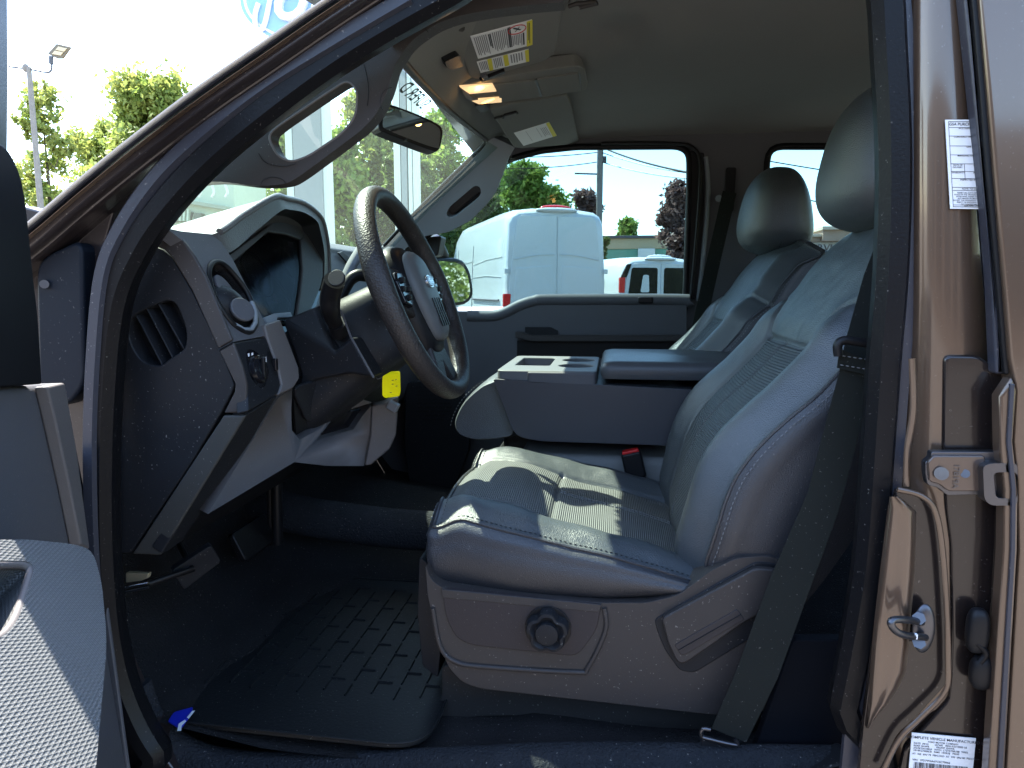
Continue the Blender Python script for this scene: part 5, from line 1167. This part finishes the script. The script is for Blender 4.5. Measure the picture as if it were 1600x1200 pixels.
# ================================================================== OUTSIDE
def van(name, C, b, Lv, W_, Hh, kind, label):
    """C: rear left ground corner; b: heading, radians left of +Y"""
    d = V((-math.sin(b), math.cos(b), 0)); r = V((math.cos(b), math.sin(b), 0)); root = empty(name, tuple(C), label=label, cat='van')
    def G(x, y, z): return C + r * (x + W_ / 2) + d * y + ZV * z     # x across, y forward
    hw = W_ / 2
    if kind == 'high': prof = [(0, .5), (.0, 1.2), (.06, 2.0), (.22, Hh - .12), (.34, Hh - .03), (1.0, Hh), (4.2, Hh - .02), (4.6, Hh - .15), (5.0, 2.25), (5.6, 1.55), (6.2, 1.25), (6.4, 1.0), (6.45, .5)]
    else: prof = [(0, .5), (.0, 1.1), (.05, 1.7), (.12, Hh - .12), (.25, Hh - .03), (1.0, Hh), (3.6, Hh), (4.0, Hh - .1), (4.6, 1.45), (5.4, 1.2), (5.55, 1.0), (5.6, .5)]
    hk = (.10 if kind == 'high' else .14)
    def halfw(z): t = max(0, (z - 1.0) / (Hh - 1.0)); return hw * (1 - hk * t ** 1.6) 
    ys = [p[0] for p in prof]
    # cross rings along the length
    rings = []
    def topz(y):
        up = [(0, Hh - .12), (.12, Hh - .03), (1., Hh)] + [(p[0], p[1]) for p in prof if p[0] >= 3.6]
        for (a, za), (b_, zb2) in zip(up, up[1:]):
            if a <= y <= b_: return za + (zb2 - za) * (y - a) / (b_ - a)
        return up[-1][1]
    for y in [0, .03, .1, .25, .6, 1.2, 2, 3, 3.8, 4.2, 4.6, 5.0, 5.3, 5.6, 6.0, 6.3, 6.45][:17 if kind == 'high' else 14]:
        tz = topz(y); ring = []
        inset = .05 * math.exp(-y / .06)
        zs = [.45, .8, 1.05, 1.12, 1.5, 1.9, 2.2]
        zs = [z for z in zs if z < tz - .25] + [tz - .22, tz - .10, tz - .03]
        while len(zs) < 10: zs.insert(0, .45)
        side = [(halfw(z) - inset - (.0 if z < tz - .15 else (.05 if z < tz - .05 else .16)) - (.02 if 1.08 < z < 1.2 else 0), z) for z in zs]
        ring = [G(-x, y, z) for x, z in side] + [G(-hw * .4, y, tz + .01), G(hw * .4, y, tz + .01)] + [G(x, y, z) for x, z in side[::-1]]
        rings.append(ring)
    loft('body', rings, WHITEPAINT, root, sharp=50)
    # rear doors: two panels with edges
    for s in (-1, 1):
        x0, x1 = (.012 * s, s * (hw - .07)); zz0, zz1 = .62, Hh - .16
        ps = [G(x0, -.02, zz0), G(x1, -.02, zz0), G(s * (halfw(1.6) - .09), -.02, 1.6), G(s * (halfw(zz1) - .16), -.02, zz1 - .06), G(s * (halfw(zz1) - .24), -.02, zz1), G(x0, -.02, zz1)]
        dr = plate('rear_door', ps if s > 0 else ps[::-1], .04, WHITEPAINT, root, bevel=.012, ext=d * .04)
        if kind == 'high':
            pl_ = [G(s * .09, -.028, 1.05), G(s * (hw - .17), -.028, 1.05), G(s * (halfw(1.7) - .20), -.028, 1.78), G(s * .09, -.028, 1.82)]
            plate('door_pressing', rnd(pl_, .05), .02, WHITEPAINT, dr, bevel=.01, ext=d * .02)
            sweep('door_pressing', spl([G(s * .05, -.03, 2.02), G(s * .4, -.03, 2.0), G(s * (halfw(1.9) - .14), -.03, 1.92)], 4), circ(.006, 8), WHITEPAINT, dr)
            for z in (1.05, 1.72): box('door_hinge', G(s * (halfw(z) - .02), -.02, z), (.07, .05, .09), WHITEPAINT, root, rz=b, bevel=.01)
        else:
            ps2 = [G(s * .08, -.026, 1.25), G(s * (hw - .2), -.026, 1.25), G(s * (halfw(1.8) - .2), -.026, 1.88), G(s * .08, -.026, 1.88)]
            plate('rear_window', rnd(ps2, .06), .01, TINTED if False else GLOSSBLACK, root, bevel=.002, ext=d * .01)
            if s < 0: plate('painted_reflection', rnd([G(s * .50, -.029, 1.33), G(s * .28, -.029, 1.33), G(s * .30, -.029, 1.72), G(s * .44, -.029, 1.72)], .04), .002, WHITEPAINT, root, bevel=0, ext=d * .002)  # white plate painted on as a reflection in the glass
    # tail lamps
    for s in (-1, 1):
        z0, z1, z2 = ((.75, 1.02, 1.32) if kind == 'high' else (1.16, 1.32, 1.66))
        lw = .12
        X = s * (hw - .045)
        plate('tail_lamp', rnd([G(X - lw / 2, -.035, z1), G(X + lw / 2, -.035, z1), G(X + lw / 2 - .02 * s, -.035, z2), G(X - lw / 2, -.035, z2)], .02), .06, REDLENS, root, bevel=.008, ext=d * .06)
        plate('reverse_lamp', rnd([G(X - lw / 2, -.034, z0), G(X + lw / 2, -.034, z0), G(X + lw / 2, -.034, z1), G(X - lw / 2, -.034, z1)], .01), .06, CLEARLENS, root, bevel=.006, ext=d * .06)
        if kind != 'high': plate('pillar_black', rnd([G(s * (hw - .15), -.03, 1.66), G(s * (hw - .02), -.03, 1.66), G(s * (halfw(1.98) - .06), -.03, Hh - .18), G(s * (halfw(1.98) - .16), -.03, Hh - .18)], .02), .05, GLOSSBLACK, root, bevel=.004, ext=d * .05)
    ellipsoid('brake_lamp', G(0, .08, Hh - .015), r * .30, d * .10, ZV * .055, REDLENS if kind == 'high' else WHITEPAINT, root)
    ellipsoid('brake_lamp_housing', G(0, .02, Hh - .06), r * .40, d * .12, ZV * .05, WHITEPAINT, root)
    if kind != 'high': ellipsoid('brake_lamp', G(0, -.02, Hh - .05), r * .18, d * .04, ZV * .03, REDLENS, root)
    box('handle', G(.14 if kind == 'high' else .10, -.04, 1.02), (.2, .03, .03), PLBLACK, root, rz=b, bevel=.006)
    box('bumper', G(0, -.08, .52), (W_ * .95, .2, .22), PLGREY, root, rz=b, bevel=.03)
    # side pressings on the visible side
    if kind == 'high':
        for z0_, z1_ in ((1.98, 1.92), (1.62, 1.66)):
            for ya, yb in ((.25, 2.6), (2.75, 4.2)):
                sweep('side_pressing', [G(-halfw(z0_) - .005, ya, z0_), G(-halfw(z0_) - .005, (ya + yb) / 2, (z0_ + z1_) / 2 + .02), G(-halfw(z1_) - .005, yb, z1_ - .02)], circ(.006, 8), WHITEPAINT, root)
        for y in (2.68, 4.3): sweep('panel_gap', [G(-halfw(z) - .003, y, z) for z in (.6, 1.2, 1.8, 2.3)], circ(.008, 6), INKGREY, root)
        sweep('slide_rail', [G(-halfw(1.25) - .01, .35, 1.2), G(-halfw(1.25) - .01, 2.6, 1.2)], circ(.02, 8), INKGREY, root)
    for s in (-1, 1):
        for y in (1.1, Lv * .78):
            w = tube('wheel', [G(s * (hw - .24), y, .36), G(s * (hw - .01), y, .36)], .36, PLBLACK, root, n=28)
            tube('rim', [G(s * (hw - .02), y, .36), G(s * (hw + .0), y, .36)], .21, CHROME, w, n=20)
    return root
hz = 452
va = ray(787, 452); vaY = 12.6; Cv = V((va.x / va.y * vaY, vaY, 0))
van('cargo_van', Cv, rad(23.5), 6.4, 1.98, 2.86, 'high', 'tall white cargo van with blank rear doors parked beyond the far door window')
va = ray(968, 452); vaY = 16.2; Cv2 = V((va.x / va.y * vaY, vaY, 0))
van('passenger_van', Cv2, rad(24), 5.6, 2.0, 2.14, 'low', 'lower white van with dark rear windows to the right of the tall van')

def tree(px, top, base_z, Y, wpx, mat, nleaf, label, group=None, sparse=1., lobes=7, leaf=.16, seed=0, trunk=True, name='tree', hs=None, cz=None, spread=1.):
    rg = np.random.default_rng(seed + 11)
    tpt = P(px, top, Y); Ht = tpt.z; X = tpt.x; Wm = wpx / FPX * Y * .5
    root = empty(name, (X, Y, 0), label=label, cat='tree', group=group)
    lo = base_z
    centers = []; 
    for i in range(lobes):
        a = rg.uniform(0, 2 * math.pi); h = (i + .5) / lobes; rr = Wm * (.62 * math.sin(math.pi * min(1, .18 + .80 * h)) ** .7) * rg.uniform(.2, 1.)
        c = np.array([X + rr * math.cos(a), Y + rr * math.sin(a) * .8, lo + (Ht - lo) * (h * .82 + .06)])
        s = Wm * rg.uniform(.30, .55) * spread
        centers.append((c, s))
    centers.append((np.array([X, Y, Ht - Wm * .35]), Wm * .4))
    # clumps inside lobes, leaves inside clumps
    per = nleaf // len(centers); P0 = []
    for c, s in centers:
        ncl = 26; cd = rg.normal(size=(ncl, 3)); cd /= np.linalg.norm(cd, axis=1)[:, None]; cr = rg.uniform(.45, 1.0, ncl)[:, None] ** .6
        cc = c + cd * cr * s * np.array([1, 1, .8]); w = rg.uniform(.12, .26, ncl) * s * sparse
        idx = rg.integers(0, ncl, per); P0.append(cc[idx] + rg.normal(size=(per, 3)) * w[idx][:, None])
    P0 = np.concatenate(P0); n = len(P0)
    k = np.percentile(P0[:, 2], 99.7); P0[:, 2] += Ht - k
    u = rg.normal(size=(n, 3)); u /= np.linalg.norm(u, axis=1)[:, None]; w = rg.normal(size=(n, 3)); w -= (w * u).sum(1)[:, None] * u; w /= np.linalg.norm(w, axis=1)[:, None]
    sz = rg.uniform(.6, 1.3, n)[:, None] * leaf
    q = np.stack([P0 - u * sz, P0 + w * sz * .5, P0 + u * sz, P0 - w * sz * .5], 1).reshape(-1, 3)
    me = bpy.data.meshes.new('foliage'); me.vertices.add(4 * n); me.vertices.foreach_set('co', q.astype(np.float32).ravel())
    me.loops.add(4 * n); me.loops.foreach_set('vertex_index', np.arange(4 * n, dtype=np.int32)); me.polygons.add(n); me.polygons.foreach_set('loop_start', np.arange(0, 4 * n, 4, dtype=np.int32))
    me.update(calc_edges=True); me.materials.append(mat)
    o = bpy.data.objects.new('crown', me); col.objects.link(o); setp(o, root)
    if trunk:
        tube('trunk', [V((X, Y, 0)), V((X + Wm * .03, Y, lo + (Ht - lo) * .3)), V((X, Y, lo + (Ht - lo) * .7))], Wm * .06, BARK, root, n=10, scale=lambda t: 1 - .75 * t)
        for i, (c, s) in enumerate(centers[:6]): tube('limb', [V((X, Y, lo + (Ht - lo) * (.1 + .08 * i))), V(c) * .5 + V((X, Y, lo + (Ht - lo) * .3)) * .5, V(c)], Wm * .022, BARK, root, n=6, scale=lambda t: 1 - .7 * t)
    return root
BARK = pm('bark', (.10, .08, .06), .9, bump=('n', 12, .8, .03), var=.3)
def leafm(name, c, c2):
    m = pm(name, c, .55, var=0); t = m.node_tree; N = t.nodes; L = t.links; b = N['Principled BSDF']
    tc = N.new('ShaderNodeTexCoord'); n = N.new('ShaderNodeTexNoise'); n.inputs['Scale'].default_value = 1.3; n.inputs['Detail'].default_value = 6
    L.new(tc.outputs['Object'], n.inputs['Vector']); cr = N.new('ShaderNodeValToRGB'); cr.color_ramp.elements[0].position = .35; cr.color_ramp.elements[1].position = .65
    cr.color_ramp.elements[0].color = (*c, 1); cr.color_ramp.elements[1].color = (*c2, 1); L.new(n.outputs['Fac'], cr.inputs[0]); L.new(cr.outputs[0], b.inputs['Base Color'])
    tl = N.new('ShaderNodeBsdfTranslucent'); L.new(cr.outputs[0], tl.inputs[0]); mx = N.new('ShaderNodeMixShader'); mx.inputs[0].default_value = .4
    L.new(b.outputs[0], mx.inputs[1]); L.new(tl.outputs[0], mx.inputs[2]); L.new(mx.outputs[0], N['Material Output'].inputs[0]); return m
LG = leafm('leaf_green', (.12, .22, .035), (.26, .34, .07)); LY = leafm('leaf_yellow_green', (.17, .24, .05), (.32, .34, .09))
LP = leafm('leaf_purple', (.10, .06, .055), (.22, .14, .12)); LD = leafm('leaf_deep_green', (.07, .12, .03), (.14, .20, .055))
ga = 'green trees across the road'
for i, (px, tp_, Y, w, m, lb) in enumerate([
    (455, 130, 34, 190, LG, 'large green tree behind the near grab handle slot'), (575, 150, 36, 170, LY, 'tall yellow green tree between the two sign posts'), (690, 178, 40, 170, LG, 'green tree behind the rear view mirror'),
    (520, 205, 30, 170, LG, 'lower green tree just above the instrument hood'), (640, 235, 34, 150, LD, 'lower dark green tree behind the steering wheel rim'), (765, 232, 42, 130, LY, 'pale green tree at the far end of the windshield'), (360, 180, 40, 150, LG, 'green tree seen low at the left end of the windshield')]):
    tree(px, tp_, .6, Y, w, m, 15000, lb, ga, seed=i, lobes=10, leaf=.17)
tree(825, 258, 2.0, 34, 120, LG, 20000, 'rounded green tree directly behind the tall white van', seed=20, lobes=9, leaf=.15)
tree(758, 300, 1.0, 36, 110, LD, 12000, 'dark green bush left of the tall white van', seed=21, lobes=8, leaf=.15)
tree(915, 300, 1.2, 40, 80, LP, 14000, 'purple leaved tree behind the utility pole', seed=22, lobes=8, leaf=.15)
tree(1062, 286, 1.6, 38, 92, LP, 16000, 'purple leaved tree at the right edge of the far window', seed=23, lobes=9, leaf=.14)
tree(981, 343, 1.2, 75, 52, LG, 7000, 'small distant green tree over the beige building', seed=24, lobes=7, leaf=.26, sparse=1.3)
tree(945, 372, .3, 42, 34, LD, 5000, 'small green bush at the foot of the purple leaved tree', seed=25, lobes=5, leaf=.12)
tree(62, 130, 4.0, 30, 130, LY, 4500, 'sparse thin tree beside the tall lamp post', seed=30, lobes=9, leaf=.14, sparse=.8)
tree(232, 116, 1.5, 36, 250, LY, 26000, 'full yellow green tree left of the front pillar', seed=31, lobes=10, leaf=.17)
tree(150, 190, 1.5, 38, 200, LY, 14000, 'lower green tree beside the full yellow green tree', seed=32, lobes=8, leaf=.16)
# hedges
def hedge(c, s, mat, n, label, seed):
    rg = np.random.default_rng(seed); u = rg.uniform(-1, 1, (n, 3)); P0 = np.array(c) + u * np.array(s) / 2
    P0[:, 2] += .25 * np.sin(P0[:, 0] * 1.7) * (u[:, 2] > 0)
    a = rg.normal(size=(n, 3)); a /= np.linalg.norm(a, axis=1)[:, None]; w = rg.normal(size=(n, 3)); w -= (w * a).sum(1)[:, None] * a; w /= np.linalg.norm(w, axis=1)[:, None]
    sz = rg.uniform(.5, 1.2, n)[:, None] * .12; q = np.stack([P0 - a * sz, P0 + w * sz * .5, P0 + a * sz, P0 - w * sz * .5], 1).reshape(-1, 3)
    me = bpy.data.meshes.new('hedge'); me.from_pydata(q.tolist(), [], [(4 * i, 4 * i + 1, 4 * i + 2, 4 * i + 3) for i in range(n)]); me.materials.append(mat)
    o = bpy.data.objects.new('hedge', me); col.objects.link(o); return tag(o, label, 'hedge')
h1 = P(48, 330, 32)
hedge((h1.x, 32, (P(48, 292, 32).z) / 2), (7, 2, P(48, 292, 32).z), LY, 12000, 'bright yellow green hedge at the foot of the lamp post', 41)
hedge((14, 3.5, 2.2), (3, 18, 4.6), LY, 26000, 'tall green hedge added out of view for the far outside mirror to reflect', 42)  # unseen hedge, added so the mirror has green to reflect
hedge((-8, 46, 1.2), (60, 2, 2.6), LD, 20000, 'long low dark hedge behind the parked vans', 43)

# utility pole and wires
pu = P(938, 232, 30); pole = empty('utility_pole', (pu.x, 30, 0), label='tall thin utility pole with crossarms behind the tall white van', cat='utility pole')
tube('pole', [V((pu.x, 30, 0)), V((pu.x, 30, 9.6))], .13, pm('weathered_wood', (.16, .15, .14), .9), pole)
for py, w in ((232, .35), (247, .3), (252, .3)):
    p = P(936, py, 30); tube('insulator', [p + V((.15, 0, 0)), p + V((w, 0, .0))], .07, PLGREY, pole)
p = P(933, 272, 30); tube('street_lamp_arm', [p, P(898, 271, 30)], .035, PLGREY, pole)
def wire(a, b, Ya, Yb, sag, label, r=.018):
    A_, B_ = P(*a, Ya), P(*b, Yb); pts = [A_.lerp(B_, i / 16) - ZV * sag * 4 * (i / 16) * (1 - i / 16) for i in range(17)]
    o = tube('overhead_wire', pts, r, PLBLACK, None, n=6); tag(o, label, 'wire', 'overhead wires')
wire((945, 232), (1090, 272), 30, 22, .1, 'thick overhead wire leaving the utility pole top to the right', .035)
wire((940, 238), (1090, 272), 30, 26, .12, 'thin overhead wire just under the thick one')
wire((940, 253), (1090, 280), 30, 26, .12, 'lowest overhead wire right of the utility pole')
wire((760, 244), (934, 238), 30, 30, .1, 'upper overhead wire left of the utility pole')
wire((770, 263), (934, 253), 30, 30, .1, 'lower overhead wire left of the utility pole')
wire((1180, 248), (1400, 283), 25, 25, .02, 'upper overhead wire in the rear side window')
wire((1180, 297), (1400, 336), 25, 25, .02, 'lower overhead wire in the rear side window')
wire((640, 192), (790, 232), 30, 30, .1, 'thin overhead wire crossing behind the windshield mirror')

# buildings beyond
BRICK = pm('brick_wall', (.30, .22, .17), .85, var=.2, vscale=2); BEIGE = pm('beige_wall', (.42, .34, .22), .85); GREENW = pm('green_wall', (.14, .30, .22), .7)
b1 = empty('low_building', tuple(V((P(985, 400, 70).x, 70, 0))), label='low beige building with green band seen between the purple trees', cat='building')
x0, x1, zt_, zm = P(930, 400, 70).x, P(1120, 400, 70).x, P(985, 372, 70).z, P(985, 389, 70).z
box('upper_wall', ((x0 + x1) / 2, 72, (zt_ + zm) / 2), (x1 - x0, 4, zt_ - zm), BEIGE, b1, bevel=.05)
box('lower_wall', ((x0 + x1) / 2, 72.1, zm / 2), (x1 - x0, 4, zm), GREENW, b1, bevel=.05)
box('roof_edge', ((x0 + x1) / 2, 71.9, zt_ + .1), (x1 - x0 + .6, 4.4, .25), PLGREY, b1, bevel=.03)
p = P(1010, 396, 69.8); box('wall_unit', p, (1.6, .4, .9), WHITEPAINT, b1, bevel=.03)
b2 = empty('brick_building', tuple(V((P(1330, 400, 45).x, 45, 0))), label='flat roofed brick and stucco building with dark letters seen between the headrests', cat='building')
def BX(px, Y): return P(px, 400, Y).x
xa, xm, xb = BX(1200, 45), BX(1281, 45), BX(1620, 45)
zl, zh, zs = P(1250, 370, 45).z, P(1300, 359, 45).z, P(1250, 378, 45).z
box('stucco_wall', ((xa + xb) / 2, 48.2, zs / 2), (xb - xa, 6, zs), pm('pale_stucco', (.42, .42, .42), .85), b2, bevel=.03)
box('brick_parapet', ((xa + xm) / 2, 48, (zl + zs) / 2), (xm - xa, 6, zl - zs), BRICK, b2, bevel=.03)
box('brick_tower', ((xm + xb) / 2, 47.6, (zh + zs) / 2), (xb - xm, 6, zh - zs), BRICK, b2, bevel=.03)
box('cornice', ((xa + xm) / 2, 47.9, zl + .06), (xm - xa + .2, 6.3, .16), pm('cornice_tan', (.45, .38, .30), .8), b2, bevel=.02)
box('cornice', ((xm + xb) / 2, 47.5, zh + .06), (xb - xm + .2, 6.3, .2), MATS['cornice_tan'], b2, bevel=.02)
text('wall_letters', 'SERVICE', P(1260, 393, 44.4), XV, ZV, .6, INK, b2, thick=.05)
text('wall_letters', 'Auto', P(1256, 382, 44.4), XV, ZV, .22, INK, b2, thick=.03)

# street lamp at the left
lp = P(45, 105, 22); sl_root = empty('parking_lamp', (P(57, 320, 22).x, 22, 0), label='tall parking lot lamp post with square lamp head', cat='lamp post')
WOOD = pm('pole_paint', (.22, .20, .18), .8, bump=('n', 30, .8, .02), var=.3)
tube('post', [V((lp.x + .0, 22, 0)), V((lp.x, 22, lp.z))], .085, WOOD, sl_root, scale=lambda t: 1.3 - .4 * t)
ellipsoid('post_cap', P(40, 106, 22), V((.1, 0, 0)), V((0, .1, 0)), V((0, 0, .14)), WOOD, sl_root)
tube('lamp_arm', spl([P(x, y, 22) for x, y in [(14, 104), (45, 108), (72, 113), (79, 111), (81, 104), (80, 98)]], 4), .03, PLGREY, sl_root)
tube('lamp_neck', [P(80, 100, 22), P(80, 88, 22)], .07, PLGREY, sl_root)
lh = [P(x, y, 22) for x, y in [(74, 84), (88, 68), (110, 73), (97, 91), (88, 91)]]
hd = plate('lamp_head', rnd(lh, .03), .08, pm('lamp_tan', (.16, .13, .09), .6), sl_root, bevel=.01)
for a, b_ in ((0, .42), (.5, .92)):
    c4 = [P(x, y, 21.97) for x, y in [(79, 84), (90, 71), (107, 75), (96, 87)]]
    plate('lamp_lens', [bil(c4, a, .1), bil(c4, a + .42, .1), bil(c4, a + .42, .9), bil(c4, a, .9)], .02, pm('lens_cream', (.55, .45, .28), .4), hd, bevel=.004)

# big roadside sign: oval on twin posts
so = P(478, 2, 20); sg = empty('dealer_sign', (P(560, 400, 20).x, 20, 0), label='large oval blue sign with white raised script on grey posts', cat='sign')
def SG(px, py, off=0): return P(px, py, 20 + off)
cx, cy_ = 520, -10
def ov(a, b, off): return [SG(cx + a * math.cos(t) - 0, cy_ + b * math.sin(t) - a * math.cos(t) * .05, off) for t in [2 * math.pi * i / 64 for i in range(64)]]
SBL = pm('sign_blue', (.25, .42, .78), .3, var=.02)
plate('sign_rim', ov(146, 84, 0), .5, SBL, sg, bevel=.03, ext=YV * .5)
plate('sign_ring', ov(140, 79, -.03), .1, WHITEPLASTIC, sg, bevel=.01, ext=YV * .05)
plate('sign_face', ov(136, 75, -.05), .1, SBL, sg, bevel=.01, ext=YV * .05)
text('sign_script', 'ord', SG(423, 32, -.12), XV, ZV, 1.9, WHITEPLASTIC, sg, shear=.25, thick=.08, bold=.01)
tube('sign_letter_stroke', spl([SG(x, y, -.1) for x, y in [(404, 5), (399, 22), (400, 42), (408, 46), (414, 36), (420, 10), (424, -10)]], 4), .07, WHITEPLASTIC, sg)
GREYP = pm('post_grey', (.30, .32, .33), .5); WHP = pm('post_white', (.62, .66, .64), .5)
def post(px0, px1, Y, top, mat, dpt=.5):
    a, b_ = P(px0, 400, Y), P(px1, 400, Y); box('sign_post', ((a.x + b_.x) / 2, Y + dpt / 2, top / 2), (b_.x - a.x, dpt, top), mat, sg, bevel=.03)
post(464, 508, 20, 11.0, GREYP); post(452, 463.5, 20.02, 11.0, WHP); post(508.5, 515, 20.04, 11.0, WHP)
fp = empty('fluted_post', (P(636, 400, 25).x, 25, 0), label='pale fluted post behind the rear view mirror', cat='post')
for a, b_, m in ((618, 628, WHP), (629, 638, GREYP), (640, 646, WHP), (647, 655, WHP)):
    A_, B_ = P(a, 400, 25), P(b_, 400, 25); box('post_rib', ((A_.x + B_.x) / 2, 25.2, 5.6), (B_.x - A_.x, .35, 11.2), m, fp, bevel=.02)
# pale building with louvres low in the windshield
lb = empty('pale_shed', (P(330, 330, 20).x, 20, 0), label='pale shed with louvred grille seen low through the windshield corner', cat='shed')
PGR = pm('pale_green_wall', (.42, .50, .40), .7)
A_, B_ = P(180, 300, 20), P(366, 300, 20); zt2 = P(300, 262, 20).z
box('wall', ((A_.x + B_.x) / 2, 21, zt2 / 2), (B_.x - A_.x, 2, zt2), PGR, lb, bevel=.04)
A2, B2 = P(255, 318, 19.95), P(340, 328, 19.95); 
plate('eave', [P(268, 308, 19.7), P(352, 322, 19.7), P(352, 328, 19.7), P(268, 314, 19.7)], .3, pm('eave_grey', (.25, .3, .24), .7), lb, bevel=.01)
plate('louvre_frame', [P(248, 326, 19.9), P(300, 331, 19.9), P(296, 345, 19.9), P(244, 350, 19.9)], .1, pm('louvre_dark', (.10, .12, .09), .7), lb, bevel=.01)
for i in range(6): plate('louvre_slat', [P(262 + i * 6, 327, 19.8), P(265 + i * 6, 327, 19.8), P(264 + i * 6, 345, 19.8), P(261 + i * 6, 345, 19.8)], .1, PGR, lb, bevel=0)
for i in range(3):
    x = 309 + i * 21; tube('hook_lamp', spl([P(x, 286, 19.4), P(x + 4, 298, 19.4), P(x + 4, 303, 19.4), P(x + 1, 308, 19.4)], 4), .035, WHP, lb)
plate('wall_box', [P(302, 332, 19.8), P(314, 333, 19.8), P(314, 345, 19.8), P(302, 345, 19.8)], .2, MATS['louvre_dark'], lb, bevel=.01)
# made-up brick building behind the viewer, added for reflections in the paint
b3 = empty('backdrop', (2, -13, 0), label='brown brick showroom added out of view for the truck paint to mirror', cat='building')
SB = pm('backdrop_brick', (.11, .075, .055), .85, var=.2, vscale=1)
box('wall', (2, -15, 2.2), (46, 4, 4.4), SB, b3, bevel=.05)
for i in range(9):
    fr = box('window', (-18 + i * 5, -12.96, 2.2), (3.4, .1, 2.6), PLBLACK, b3, bevel=.02); box('pane', (-18 + i * 5, -12.9, 2.2), (3.2, .03, 2.4), GLOSSBLACK, fr, bevel=0)
